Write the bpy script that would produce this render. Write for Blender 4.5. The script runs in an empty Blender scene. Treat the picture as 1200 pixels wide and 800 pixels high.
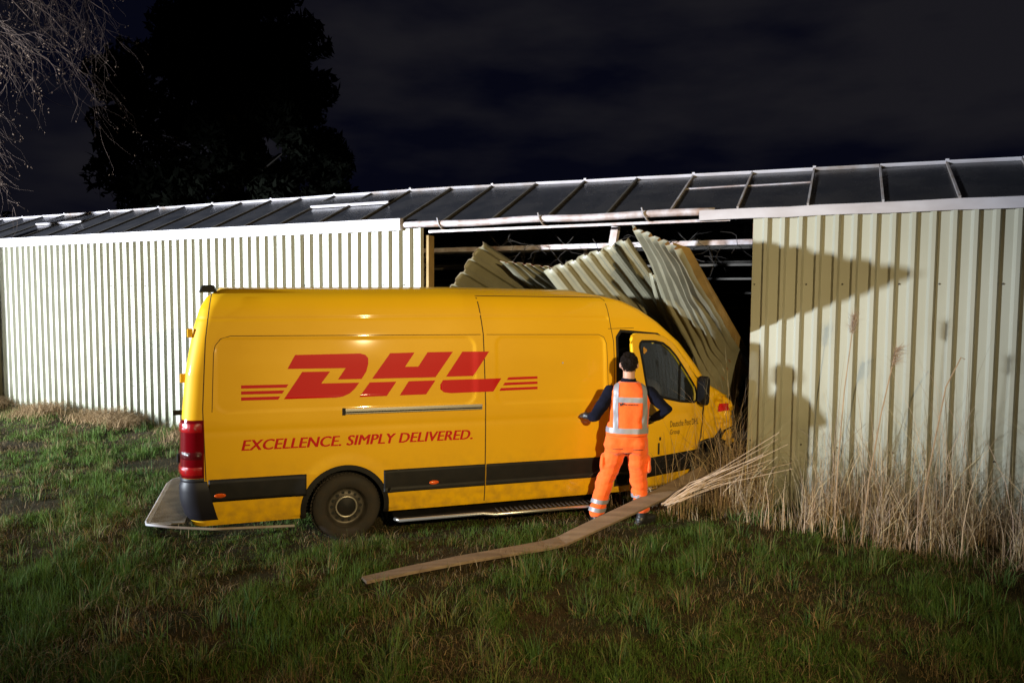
import bpy, bmesh, math, random
import numpy as np
from mathutils import Vector, Matrix, Euler, noise as mnoise

random.seed(7); RNG = np.random.default_rng(7)
scene = bpy.context.scene
COL = scene.collection
rad = math.radians

# ------------------------------------------------------------------ camera
PITCH, ROLL, CAM_H = rad(3.5), rad(0.4), 2.58
F = Vector((0, math.cos(PITCH), -math.sin(PITCH)))
U0 = Vector((0, math.sin(PITCH), math.cos(PITCH))); R0 = Vector((1, 0, 0))
Rv = R0 * math.cos(ROLL) + U0 * math.sin(ROLL); Uv = U0 * math.cos(ROLL) - R0 * math.sin(ROLL)
cam = bpy.data.cameras.new('camera'); cam.sensor_width = 36; cam.lens = 24.6
cam.clip_start = 0.05; cam.clip_end = 2000
camo = bpy.data.objects.new('camera', cam); COL.objects.link(camo)
m = Matrix((Rv, Uv, -F)).transposed().to_4x4(); m.translation = (0, 0, CAM_H)
camo.matrix_world = m
scene.camera = camo

# ------------------------------------------------------------------ night sky
world = bpy.data.worlds.new('World'); scene.world = world; world.use_nodes = True
nt = world.node_tree; nt.nodes.clear()
out = nt.nodes.new('ShaderNodeOutputWorld'); bg = nt.nodes.new('ShaderNodeBackground')
sky = nt.nodes.new('ShaderNodeTexSky'); sky.sky_type = 'NISHITA'; sky.sun_disc = False
sky.sun_elevation = rad(-7); sky.sun_rotation = rad(200)
tc = nt.nodes.new('ShaderNodeTexCoord'); mp = nt.nodes.new('ShaderNodeMapping')
mp.inputs['Scale'].default_value = (1.3, 1.3, 4.2); mp.inputs['Location'].default_value = (0.35, 0.2, 0.55)
nz = nt.nodes.new('ShaderNodeTexNoise'); nz.inputs['Scale'].default_value = 2.1; nz.inputs['Detail'].default_value = 5
nz.inputs['Roughness'].default_value = 0.5
rp = nt.nodes.new('ShaderNodeValToRGB')
rp.color_ramp.elements[0].position = 0.42; rp.color_ramp.elements[0].color = (0.0018, 0.0021, 0.0062, 1)
rp.color_ramp.elements[1].position = 0.62; rp.color_ramp.elements[1].color = (0.0100, 0.0095, 0.0125, 1)
mul = nt.nodes.new('ShaderNodeVectorMath'); mul.operation = 'SCALE'; mul.inputs['Scale'].default_value = 0.02
add = nt.nodes.new('ShaderNodeVectorMath'); add.operation = 'ADD'
L = nt.links.new
L(tc.outputs['Generated'], mp.inputs['Vector']); L(mp.outputs['Vector'], nz.inputs['Vector'])
L(nz.outputs['Fac'], rp.inputs['Fac']); L(sky.outputs['Color'], mul.inputs[0])
L(rp.outputs['Color'], add.inputs[0]); L(mul.outputs['Vector'], add.inputs[1])
L(add.outputs['Vector'], bg.inputs['Color']); bg.inputs['Strength'].default_value = 1.0
L(bg.outputs['Background'], out.inputs['Surface'])

# ------------------------------------------------------------------ the two lamps that light the place at night
def spot(name, loc, target, power, color, size, blend, radius, scale=(1, 1, 1)):
    l = bpy.data.lights.new(name, 'SPOT'); l.energy = power; l.color = color
    l.spot_size = rad(size); l.spot_blend = blend; l.shadow_soft_size = radius
    o = bpy.data.objects.new(name, l); COL.objects.link(o); o.location = loc
    o.rotation_euler = (Vector(target) - Vector(loc)).to_track_quat('-Z', 'Y').to_euler(); o.scale = scale
    return o
# rescue vehicle floodlight on its roof, far left of the road; and a work lamp on the road beside the camera
spot('vehicle_floodlight', (-29.0, -2.3, 4.9), (-8.9, 16.2, 2.6), 170000, (0.84, 0.92, 1.0), 66, 0.88, 0.6, (1, 0.52, 1))
spot('roadside_work_lamp', (2.6, -0.8, 4.0), (0.3, 8.0, 1.55), 3050, (1.0, 0.77, 0.38), 76, 1.0, 0.05, (1, 0.9, 1))

vs = scene.view_settings
vs.view_transform = 'Standard'; vs.look = 'None'; vs.exposure = 0.0; vs.gamma = 1.0; vs.use_curve_mapping = False
scene.cycles.max_bounces = 6; scene.cycles.diffuse_bounces = 3; scene.cycles.transparent_max_bounces = 12

# ------------------------------------------------------------------ materials
MATS = {}
def mat(name, color, rough=0.6, metal=0.0, spec=0.5, var=0.0, vscale=6.0, var2=None, bump=0.0, bscale=60.0, coat=0.0, attr=False,
        transl=0.0, stretch=(1, 1, 1), sheen=0.0):
    """principled material with object-space colour variation and fine relief"""
    m = bpy.data.materials.new(name); m.use_nodes = True; n = m.node_tree; P = n.nodes['Principled BSDF']
    c = (*color, 1)
    P.inputs['Base Color'].default_value = c; P.inputs['Roughness'].default_value = rough
    P.inputs['Metallic'].default_value = metal; P.inputs['Specular IOR Level'].default_value = spec
    P.inputs['Coat Weight'].default_value = coat; P.inputs['Coat Roughness'].default_value = 0.06
    P.inputs['Sheen Weight'].default_value = sheen
    k = n.links.new
    if attr:
        a = n.nodes.new('ShaderNodeVertexColor'); a.layer_name = 'Col'; k(a.outputs['Color'], P.inputs['Base Color'])
    if var or bump:
        t = n.nodes.new('ShaderNodeTexCoord'); mp = n.nodes.new('ShaderNodeMapping'); mp.inputs['Scale'].default_value = stretch
        k(t.outputs['Object'], mp.inputs['Vector'])
    if var:
        z = n.nodes.new('ShaderNodeTexNoise'); z.inputs['Scale'].default_value = vscale; z.inputs['Detail'].default_value = 6
        k(mp.outputs['Vector'], z.inputs['Vector'])
        r = n.nodes.new('ShaderNodeValToRGB'); r.color_ramp.elements[0].position = 0.32; r.color_ramp.elements[1].position = 0.72
        c2 = var2 if var2 else tuple(x * (1 - var) for x in color)
        r.color_ramp.elements[0].color = (*c2, 1); r.color_ramp.elements[1].color = c
        k(z.outputs['Fac'], r.inputs['Fac']); k(r.outputs['Color'], P.inputs['Base Color'])
        rr = n.nodes.new('ShaderNodeMapRange'); rr.inputs['To Min'].default_value = min(1, rough + 0.15); rr.inputs['To Max'].default_value = max(0.02, rough - 0.05)
        k(z.outputs['Fac'], rr.inputs['Value']); k(rr.outputs['Result'], P.inputs['Roughness'])
    if bump:
        z2 = n.nodes.new('ShaderNodeTexNoise'); z2.inputs['Scale'].default_value = bscale; z2.inputs['Detail'].default_value = 4
        k(mp.outputs['Vector'], z2.inputs['Vector'])
        b = n.nodes.new('ShaderNodeBump'); b.inputs['Strength'].default_value = bump; b.inputs['Distance'].default_value = 0.01
        k(z2.outputs['Fac'], b.inputs['Height']); k(b.outputs['Normal'], P.inputs['Normal'])
    if transl:
        P.inputs['Transmission Weight'].default_value = 0.0
        tr = n.nodes.new('ShaderNodeBsdfTranslucent'); mx = n.nodes.new('ShaderNodeMixShader'); mx.inputs['Fac'].default_value = transl
        if attr: k(a.outputs['Color'], tr.inputs['Color'])
        else: tr.inputs['Color'].default_value = c
        k(P.outputs['BSDF'], mx.inputs[1]); k(tr.outputs['BSDF'], mx.inputs[2]); k(mx.outputs['Shader'], n.nodes['Material Output'].inputs['Surface'])
    MATS[name] = m
    return m
def glassmat(name, tint, see=0.5, rough=0.03):
    m = bpy.data.materials.new(name); m.use_nodes = True; n = m.node_tree; n.nodes.remove(n.nodes['Principled BSDF']); k = n.links.new
    tr = n.nodes.new('ShaderNodeBsdfTransparent'); tr.inputs['Color'].default_value = (*[see * t for t in tint], 1)
    gl = n.nodes.new('ShaderNodeBsdfGlossy'); gl.inputs['Roughness'].default_value = rough; gl.inputs['Color'].default_value = (0.9, 0.92, 0.95, 1)
    df = n.nodes.new('ShaderNodeBsdfDiffuse'); df.inputs['Color'].default_value = (*[0.06 * t for t in tint], 1)
    fr = n.nodes.new('ShaderNodeFresnel'); fr.inputs['IOR'].default_value = 1.5
    a = n.nodes.new('ShaderNodeMixShader'); a.inputs['Fac'].default_value = 0.25; b = n.nodes.new('ShaderNodeMixShader')
    k(tr.outputs[0], a.inputs[1]); k(df.outputs[0], a.inputs[2]); k(fr.outputs[0], b.inputs['Fac']); k(a.outputs[0], b.inputs[1]); k(gl.outputs[0], b.inputs[2])
    k(b.outputs[0], n.nodes['Material Output'].inputs['Surface']); MATS[name] = m; return m

mat('soil', (0.050, 0.034, 0.020), 0.95, var=1, var2=(0.018, 0.020, 0.008), vscale=1.4, bump=0.8, bscale=14, spec=0.1)
mat('sheet_paint', (0.39, 0.385, 0.32), 0.42, var=1, var2=(0.335, 0.325, 0.255), vscale=1.6, stretch=(1, 1, 0.3), spec=0.4, bump=0.05, bscale=9)
mat('sheet_paint_shaded', (0.28, 0.265, 0.19), 0.36, var=1, var2=(0.19, 0.175, 0.115), vscale=2.0, spec=0.5)  # same wall paint made darker: the torn sheets' shade is in the colour
mat('sheet_back', (0.30, 0.20, 0.10), 0.6, var=1, var2=(0.22, 0.13, 0.07), vscale=5)
mat('trim_white', (0.50, 0.475, 0.51), 0.5, var=1, var2=(0.38, 0.34, 0.35), vscale=2.2, stretch=(1, 1, 2))
mat('gutter_steel', (0.60, 0.58, 0.64), 0.45, var=1, var2=(0.30, 0.20, 0.16), vscale=5.0, metal=0.1, bump=0.2, bscale=25)
mat('steel_dull', (0.38, 0.37, 0.40), 0.5, var=1, var2=(0.22, 0.17, 0.14), vscale=4.0)
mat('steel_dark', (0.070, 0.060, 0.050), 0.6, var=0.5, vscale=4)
mat('rust', (0.26, 0.075, 0.03), 0.8, var=0.6, vscale=12)
mat('insulation', (0.36, 0.23, 0.075), 0.7, var=0.4, vscale=3)
mat('roof_glass', (0.020, 0.021, 0.026), 0.22, var=1, var2=(0.034, 0.033, 0.036), vscale=2.5, spec=0.5)
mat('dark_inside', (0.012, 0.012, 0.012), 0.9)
mat('van_yellow', (0.78, 0.435, 0.002), 0.50, var=1, var2=(0.72, 0.395, 0.003), vscale=1.2, coat=0.30, spec=0.25)
mat('van_red', (0.50, 0.005, 0.006), 0.55, spec=0.2, coat=0.08)
mat('plastic_black', (0.008, 0.0075, 0.0085), 0.55, spec=0.25, var=0.4, vscale=5, bump=0.1, bscale=120)
mat('bumper_black', (0.011, 0.010, 0.016), 0.45, spec=0.3, var=0.4, vscale=4)
mat('seam_dark', (0.055, 0.028, 0.002), 0.8)
mat('rubber', (0.014, 0.012, 0.011), 0.8, var=1, var2=(0.030, 0.021, 0.014), vscale=9, bump=0.3, bscale=40)
mat('rim_steel', (0.10, 0.085, 0.07), 0.45, metal=0.6, var=0.5, vscale=9)
mat('rim_ring', (0.46, 0.42, 0.36), 0.38, metal=0.7)
mat('alu', (0.62, 0.60, 0.56), 0.32, metal=0.85)
mat('checker_plate', (0.22, 0.185, 0.145), 0.55, metal=0.1, var=1, var2=(0.12, 0.095, 0.07), vscale=7)
mat('lamp_red', (0.13, 0.002, 0.005), 0.12, coat=0.8)
mat('lamp_orange', (0.70, 0.10, 0.01), 0.2, coat=0.5)
mat('lamp_clear', (0.75, 0.75, 0.72), 0.08, metal=0.5)
mat('seat_cloth', (0.13, 0.13, 0.14), 0.9)
mat('airbag', (0.45, 0.43, 0.45), 0.8)
mat('hivis_orange', (0.95, 0.135, 0.006), 0.75, var=1, var2=(0.86, 0.105, 0.005), vscale=7, bump=0.25, bscale=45, sheen=0.2)
mat('reflective', (0.25, 0.25, 0.285), 0.45, metal=0.1)
mat('navy_cloth', (0.0045, 0.0055, 0.016), 0.95, var=0.4, vscale=9, bump=0.3, bscale=60, spec=0.15)
mat('skin', (0.50, 0.27, 0.19), 0.55, var=0.15, vscale=9)
mat('hair', (0.014, 0.008, 0.006), 0.7, spec=0.2, var=0.5, vscale=40, bump=0.8, bscale=120)
mat('boot', (0.016, 0.015, 0.016), 0.45, bump=0.2)
mat('print_black', (0.012, 0.011, 0.012), 0.6)
mat('board', (0.26, 0.185, 0.125), 0.7, var=1, var2=(0.16, 0.11, 0.075), vscale=3.0, stretch=(0.6, 6, 6), bump=0.3, bscale=30)
mat('bark', (0.115, 0.074, 0.058), 0.85, var=0.5, vscale=5)
mat('bark_dark', (0.030, 0.024, 0.020), 0.9)
mat('needles', (0.005, 0.006, 0.004), 0.9, spec=0.05)
mat('leaf_bits', (0.10, 0.06, 0.035), 0.8, attr=False)
mat('grass_blade', (0.05, 0.09, 0.02), 0.7, attr=True, transl=0.25, spec=0.15)
mat('reed', (0.40, 0.28, 0.18), 0.75, attr=True, transl=0.15, spec=0.15)
glassmat('window_glass', (0.75, 0.8, 0.85), 0.34)

def stain(name, color, z0, z1, scale, amount, stretch=(1, 1, 1)):
    """mottled dirt that gathers on the lower part of a thing"""
    m = MATS[name]; n = m.node_tree; k = n.links.new; P = n.nodes['Principled BSDF']; src = P.inputs['Base Color'].links[0].from_socket
    t = n.nodes.new('ShaderNodeTexCoord'); mp = n.nodes.new('ShaderNodeMapping'); mp.inputs['Scale'].default_value = stretch; k(t.outputs['Object'], mp.inputs['Vector'])
    z = n.nodes.new('ShaderNodeTexNoise'); z.inputs['Scale'].default_value = scale; z.inputs['Detail'].default_value = 8; k(mp.outputs['Vector'], z.inputs['Vector'])
    sx = n.nodes.new('ShaderNodeSeparateXYZ'); k(t.outputs['Object'], sx.inputs[0])
    mr = n.nodes.new('ShaderNodeMapRange'); mr.inputs['From Min'].default_value = z1; mr.inputs['From Max'].default_value = z0; k(sx.outputs['Z'], mr.inputs['Value'])
    r = n.nodes.new('ShaderNodeMapRange'); r.inputs['From Min'].default_value = 0.38; r.inputs['From Max'].default_value = 0.68; k(z.outputs['Fac'], r.inputs['Value'])
    mu = n.nodes.new('ShaderNodeMath'); mu.operation = 'MULTIPLY'; k(mr.outputs['Result'], mu.inputs[0]); k(r.outputs['Result'], mu.inputs[1])
    m2 = n.nodes.new('ShaderNodeMath'); m2.operation = 'MULTIPLY'; m2.inputs[1].default_value = amount; k(mu.outputs[0], m2.inputs[0])
    mx = n.nodes.new('ShaderNodeMix'); mx.data_type = 'RGBA'; k(m2.outputs[0], mx.inputs[0]); k(src, mx.inputs[6]); mx.inputs[7].default_value = (*color, 1)
    k(mx.outputs[2], P.inputs['Base Color'])
stain('van_yellow', (0.16, 0.085, 0.03), 0.25, 0.95, 9, 0.45)
stain('sheet_paint', (0.075, 0.085, 0.035), -0.1, 1.5, 5, 0.9, (1, 1, 0.35))
stain('plastic_black', (0.045, 0.033, 0.024), 0.2, 1.0, 9, 0.25)

# ------------------------------------------------------------------ helpers
def tag(o, label=None, cat=None, group=None, kind=None):
    if label: o['label'] = label
    if cat: o['category'] = cat
    if group: o['group'] = group
    if kind: o['kind'] = kind
    return o
def empty(name, loc=(0, 0, 0), rot=(0, 0, 0), parent=None):
    o = bpy.data.objects.new(name, None); COL.objects.link(o); o.location = loc; o.rotation_euler = rot; o.empty_display_size = 0.2
    o.parent = parent; return o
def link(name, me, mats, parent=None, smooth=False):
    o = bpy.data.objects.new(name, me); COL.objects.link(o)
    for mm in ([mats] if isinstance(mats, str) else mats): me.materials.append(MATS[mm])
    if smooth and len(me.polygons): me.polygons.foreach_set('use_smooth', [True] * len(me.polygons))
    o.parent = parent; return o
class MB:
    def __init__(s): s.v = []; s.f = []; s.mi = []
    def add(s, vs, fs, mi=0):
        k = len(s.v); s.v += [tuple(p) for p in vs]; s.f += [tuple(i + k for i in q) for q in fs]; s.mi += [mi] * len(fs); return s
    def box(s, c, d, rot=None, mi=0):
        x, y, z = (q / 2 for q in d)
        P = [Vector((a, b, e)) for e in (-z, z) for b in (-y, y) for a in (-x, x)]
        if rot is not None: P = [rot @ p for p in P]
        P = [p + Vector(c) for p in P]
        return s.add(P, [(0, 2, 3, 1), (4, 5, 7, 6), (0, 1, 5, 4), (2, 6, 7, 3), (0, 4, 6, 2), (1, 3, 7, 5)], mi)
    def tube(s, pts, r, n=6, mi=0, cap=True, flat=1.0):
        pts = [Vector(p) for p in pts]; rr = r if hasattr(r, '__len__') else [r] * len(pts)
        ref = Vector((0.13, 0.31, 0.94)); k = len(s.v); N = len(pts)
        for i, p in enumerate(pts):
            t = (pts[min(i + 1, N - 1)] - pts[max(i - 1, 0)]).normalized()
            if abs(t.dot(ref)) > 0.97: ref = Vector((0.9, 0.2, 0.1))
            a = (ref - t * ref.dot(t)).normalized(); b = t.cross(a)
            ref = a
            for j in range(n):
                q = 2 * math.pi * j / n; s.v.append(tuple(p + a * (rr[i] * math.cos(q)) + b * (rr[i] * flat * math.sin(q))))
        for i in range(N - 1):
            for j in range(n):
                s.f.append((k + i * n + j, k + i * n + (j + 1) % n, k + (i + 1) * n + (j + 1) % n, k + (i + 1) * n + j)); s.mi.append(mi)
        if cap:
            s.f.append(tuple(k + j for j in reversed(range(n)))); s.f.append(tuple(k + (N - 1) * n + j for j in range(n))); s.mi += [mi, mi]
        return s
    def prism(s, poly, h, axis='z', base=0.0, mi=0):
        """extrude a 2-D polygon along an axis"""
        def P(a, b, c): return {'z': (a, b, c), 'y': (a, c, b), 'x': (c, a, b)}[axis]
        n = len(poly); vs = [P(a, b, base) for a, b in poly] + [P(a, b, base + h) for a, b in poly]
        fs = [tuple(reversed(range(n))), tuple(range(n, 2 * n))] + [(i, (i + 1) % n, n + (i + 1) % n, n + i) for i in range(n)]
        return s.add(vs, fs, mi)
    def grid(s, P, mi=0, wrap=False):
        """P[i][j] points"""
        ni, nj = len(P), len(P[0]); k = len(s.v)
        for row in P: s.v += [tuple(p) for p in row]
        for i in range(ni - 1):
            for j in range(nj - 1 + (1 if wrap else 0)):
                j2 = (j + 1) % nj
                s.f.append((k + i * nj + j, k + i * nj + j2, k + (i + 1) * nj + j2, k + (i + 1) * nj + j)); s.mi.append(mi)
        return s
    def mesh(s, name='m'):
        me = bpy.data.meshes.new(name); me.from_pydata(s.v, [], s.f)
        return me
    def build(s, name, mats, parent=None, smooth=False, fix=True):
        me = s.mesh(name)
        if fix:
            bm = bmesh.new(); bm.from_mesh(me); bmesh.ops.recalc_face_normals(bm, faces=bm.faces); bm.to_mesh(me); bm.free()
        o = link(name, me, mats, parent, smooth)
        if any(s.mi): me.polygons.foreach_set('material_index', s.mi)
        return o
def autosmooth(o, ang=35):
    me = o.data
    me.polygons.foreach_set('use_smooth', [True] * len(me.polygons))
    bm = bmesh.new(); bm.from_mesh(me)
    for e in bm.edges:
        if len(e.link_faces) == 2 and e.calc_face_angle(0) > rad(ang): e.smooth = False
    bm.to_mesh(me); bm.free(); return o
def bevel(o, w=0.01, seg=2):
    b = o.modifiers.new('bevel', 'BEVEL'); b.width = w; b.segments = seg; b.limit_method = 'ANGLE'; return o
def fractal(x, y, z=0.0, o=4): return mnoise.fractal(Vector((x, y, z)), 1.0, 2.0, o)
def npmesh(name, V, Fq, colors=None):
    """numpy quads/tris -> mesh; Fq is (n,k)"""
    me = bpy.data.meshes.new(name); n, k = Fq.shape
    me.vertices.add(len(V)); me.vertices.foreach_set('co', V.astype(np.float32).ravel())
    me.loops.add(n * k); me.loops.foreach_set('vertex_index', Fq.astype(np.int32).ravel())
    me.polygons.add(n); me.polygons.foreach_set('loop_start', np.arange(0, n * k, k, dtype=np.int32))
    if colors is not None:
        ca = me.color_attributes.new('Col', 'FLOAT_COLOR', 'POINT')
        ca.data.foreach_set('color', np.c_[colors, np.ones(len(colors))].astype(np.float32).ravel())
    me.update(); me.validate(); return me
# ------------------------------------------------------------------ frames of reference in the place
WALL_B = Vector((3.0785, 8.8328, 0)); WALL_ANG = rad(-25.262)
WU = Vector((0.90436, -0.42676, 0)); WN = Vector((-0.42676, -0.90436, 0))
VAN_O = Vector((-1.757, 7.306, 0)); VAN_YAW = rad(19.3)
def wall_dist(x, y):      # metres in front of the wall (towards the camera)
    return (x - WALL_B.x) * WN.x + (y - WALL_B.y) * WN.y
def wall_u(x, y): return (x - WALL_B.x) * WU.x + (y - WALL_B.y) * WU.y
def gz(x, y):
    """height of the ground: lumpy meadow, a low bank along the left wall"""
    d = wall_dist(x, y); u = wall_u(x, y)
    h = 0.045 * fractal(x * 0.55, y * 0.55, 1.3) + 0.02 * fractal(x * 2.1, y * 2.1, 4.0, 3)
    if d > -0.4 and u < -7: h += 0.13 * math.exp(-((d - 0.5) / 0.6) ** 2) * min(1, (-7 - u) / 3) * (0.7 + 0.6 * fractal(u * 0.7, 3.0))
    # wheel and foot hollows stay level
    vx = (x - VAN_O.x) * math.cos(VAN_YAW) + (y - VAN_O.y) * math.sin(VAN_YAW); vy = -(x - VAN_O.x) * math.sin(VAN_YAW) + (y - VAN_O.y) * math.cos(VAN_YAW)
    if -2.2 < vx < 6 and -0.7 < vy < 2.3: h *= 0.35
    return h

# ------------------------------------------------------------------ ground
NX, NY = 150, 150
gx = np.concatenate([np.linspace(-700, -20, 12)[:-1], np.linspace(-20, 16, NX), np.linspace(16, 700, 12)[1:]])
gy = np.concatenate([np.linspace(-300, -4, 8)[:-1], np.linspace(-4, 26, NY), np.linspace(26, 900, 12)[1:]])
rows = [[(x, y, gz(x, y) if abs(x) < 20 and -4 < y < 26 else 0.0) for x in gx] for y in gy]
ground = MB().grid(rows).build('ground', 'soil', smooth=True, fix=False); tag(ground, kind='structure')

# ------------------------------------------------------------------ greenhouse
gh = empty('greenhouse', WALL_B, (0, 0, WALL_ANG))      # local x along the wall, local y inwards
tag(gh, 'long low greenhouse with cream corrugated metal wall and dark glass roof, wall torn open', 'greenhouse')
TOP = 3.66
def sheet_profile(w):
    p = [(0.0, 0.0)]; x = 0.0
    while x < w - 1e-6:
        for dx, y in ((0.110, 0.0), (0.136, -0.050), (0.174, -0.050), (0.2, 0.0)):
            if x + dx <= w + 1e-6: p.append((x + dx, y))
        x += 0.2
    return p
SCREW = MB().tube([(0, -0.014, 0), (0, -0.008, 0), (0, 0.002, 0)], [.007, .011, .012], 7).mesh('screw'); SCREW.materials.append(MATS['steel_dark'])
def wall_sheet(u0, w, seed, zb=-0.12):
    rg = random.Random(seed); p = sheet_profile(w); lv = [zb, 0.9, 1.8, 2.7, TOP]; th = 0.004
    a = rg.uniform(-0.004, 0.004); b = rg.uniform(-0.006, 0.006)
    front = [[(x, y - abs(b) + a * math.sin(z * 1.7 + x * 3), z) for x, y in p] for z in lv]
    back = [[(x, y + th - abs(b) + a * math.sin(z * 1.7 + x * 3), z) for x, y in p] for z in lv]
    mb = MB().grid(front, 0); mb.grid([list(reversed(r)) for r in back], 1)
    for i in (0, -1):
        mb.grid([[front[k][i] for k in range(len(lv))], [back[k][i] for k in range(len(lv))]], 2)
    o = mb.build('wall_sheet', ['sheet_paint', 'sheet_back', 'rust'], gh, fix=False); o.location = (u0, 0, 0)
    autosmooth(o, 20)
    for z in (2.78, 0.8):
        for q in ([0.035, 0.635] if w > 0.7 else [0.035]):
            c = bpy.data.objects.new('screw', SCREW); COL.objects.link(c); c.parent = o; c.location = (q, -abs(b), z)
    return o
u = -4.93 - 0.4; wall_sheet(u, 0.4, 1)
k = 2
while u > -27:
    u -= 1.0; wall_sheet(u + 0.0, 1.0, k); k += 1
for i in range(8): wall_sheet(i * 1.0 - .065, 1.0, 50 + i)

def gpart(name, mats, fn, smooth=False, bev=0):
    mb = MB(); fn(mb); o = mb.build(name, mats, gh, smooth)
    if bev: bevel(o, bev)
    return o
# gutter boards (white on the intact stretches), steel gutter pipe over the breach
def gutter_board(u0, u1, z0, z1, off=-0.075, dent=0.006):
    n = max(6, int((u1 - u0) / 0.35)); rg = random.Random(int(u0 * 10)); P = []
    for r, (y, z) in enumerate([(off + 0.07, z0), (off, z0), (off - 0.008, (z0 + z1) / 2), (off, z1), (off + 0.09, z1 + 0.012), (off + 0.09, z1 - 0.03)]):
        row = []
        for i in range(n + 1):
            x = u0 + (u1 - u0) * i / n
            d = dent * fractal(x * 1.7, 0.3 * r, 9.1)
            row.append((x, y + (d if r in (1, 2, 3) else 0), z + d * 0.8))
        P.append(row)
    mb = MB().grid(P); mb.add([P[r][0] for r in range(6)], [(0, 1, 2, 3, 4, 5)]); mb.add([P[r][-1] for r in range(6)], [(0, 1, 2, 3, 4, 5)])
    return autosmooth(mb.build('gutter_board', 'trim_white', gh), 40)
for a, b2 in [(-27, -21.6), (-21.59, -15.3), (-15.29, -9.9), (-9.89, -5.32)]: gutter_board(a, b2, 3.635, 3.82)
for a, b2 in [(-0.72, 4.2), (4.21, 8.0)]: gutter_board(a, b2, 3.60, 3.725, dent=0.012)
def pipe(mb):
    pts = [(-5.6 + i * 0.22, 0.0 + 0.01 * math.sin(i), 3.715 + 0.008 * math.sin(i * 0.7)) for i in range(24)]
    mb.tube(pts, 0.050, 12)
gpart('gutter_pipe', 'gutter_steel', pipe, True)
for x in (-4.62, -2.95, -1.45): gpart('gutter_bracket', 'steel_dull', lambda mb: mb.tube([(x - 0.03, -0.066, 3.80), (x, -0.07, 3.70), (x + 0.05, -0.05, 3.63), (x + 0.05, 0.05, 3.63)], 0.012, 6), True)
gpart('rail', 'gutter_steel', lambda mb: mb.box((-2.6, 0.03, 3.605), (4.5, 0.035, 0.035)))
# post leaning in the breach, wall posts behind the sheets at the breach
def ibeam(mb):
    q = [(-.05, -.058), (.05, -.058), (.05, -.046), (.006, -.046), (.006, .046), (.05, .046), (.05, .058), (-.05, .058), (-.05, .046), (-.006, .046), (-.006, -.046), (-.05, -.046)]
    k0 = len(mb.v); mb.prism(q, 2.66, 'z', -1.33); R_ = Euler((0, rad(9), 0)).to_matrix()
    mb.v[k0:] = [tuple(R_ @ Vector(p) + Vector((-2.19, .44, 2.3))) for p in mb.v[k0:]]
gpart('post', 'gutter_steel', ibeam)
gpart('edge_board', 'insulation', lambda mb: mb.box((-4.88, 0.10, 1.8), (0.05, 0.16, 3.5)))
gpart('edge_board', 'rust', lambda mb: mb.box((-0.061, 0.04, 1.8), (0.02, 0.05, 3.5)))
for x in (-21, -17, -13, -9, -6.5, 2.5, 5.5, 8): gpart('post', 'steel_dull', lambda mb: mb.box((x, 0.12, 1.85), (0.08, 0.08, 3.7)))
# frame inside: purlins, truss wires, columns, far wall
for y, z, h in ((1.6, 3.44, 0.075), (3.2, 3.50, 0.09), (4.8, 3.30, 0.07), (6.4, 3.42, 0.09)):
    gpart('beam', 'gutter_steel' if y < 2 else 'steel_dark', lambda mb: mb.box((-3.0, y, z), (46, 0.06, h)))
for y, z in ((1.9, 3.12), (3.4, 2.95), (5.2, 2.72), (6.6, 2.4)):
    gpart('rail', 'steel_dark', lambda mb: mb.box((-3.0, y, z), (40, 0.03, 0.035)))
for x in (-11, -7, -3.4, 0.2, 4):
    for y in (3.2, 6.4):
        gpart('post', 'steel_dull', lambda mb: mb.box((x, y, 1.8), (0.07, 0.07, 3.5)))
for x in (-4.4, -3.2, -1.2, 0.4):
    for a, b2 in ((-0.45, 0), (0, 0.45)):
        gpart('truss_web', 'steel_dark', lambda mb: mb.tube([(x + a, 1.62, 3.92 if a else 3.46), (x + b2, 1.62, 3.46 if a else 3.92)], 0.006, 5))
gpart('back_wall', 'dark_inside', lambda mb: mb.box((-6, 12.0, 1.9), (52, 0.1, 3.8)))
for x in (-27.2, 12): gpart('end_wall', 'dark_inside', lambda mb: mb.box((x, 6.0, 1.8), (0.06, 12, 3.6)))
# old vine twigs hanging in the breach
tw = MB(); rg = random.Random(4)
for i in range(60):
    x = rg.uniform(-4.6, -0.4); y = rg.uniform(0.5, 2.6); z = rg.uniform(3.1, 3.62); p = [Vector((x, y, z))]
    d = Vector((rg.uniform(-1, 1), rg.uniform(-0.4, 0.4), rg.uniform(-0.9, 0.5)))
    for s_ in range(4): d = (d + Vector((rg.uniform(-.7, .7), rg.uniform(-.5, .5), rg.uniform(-.7, .5)))).normalized(); p.append(p[-1] + d * rg.uniform(0.06, 0.16))
    tw.tube(p, [0.006, 0.005, 0.004, 0.003, 0.002], 4)
o = tw.build('vine_twigs', 'bark_dark', gh); o['kind'] = 'stuff'

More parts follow.
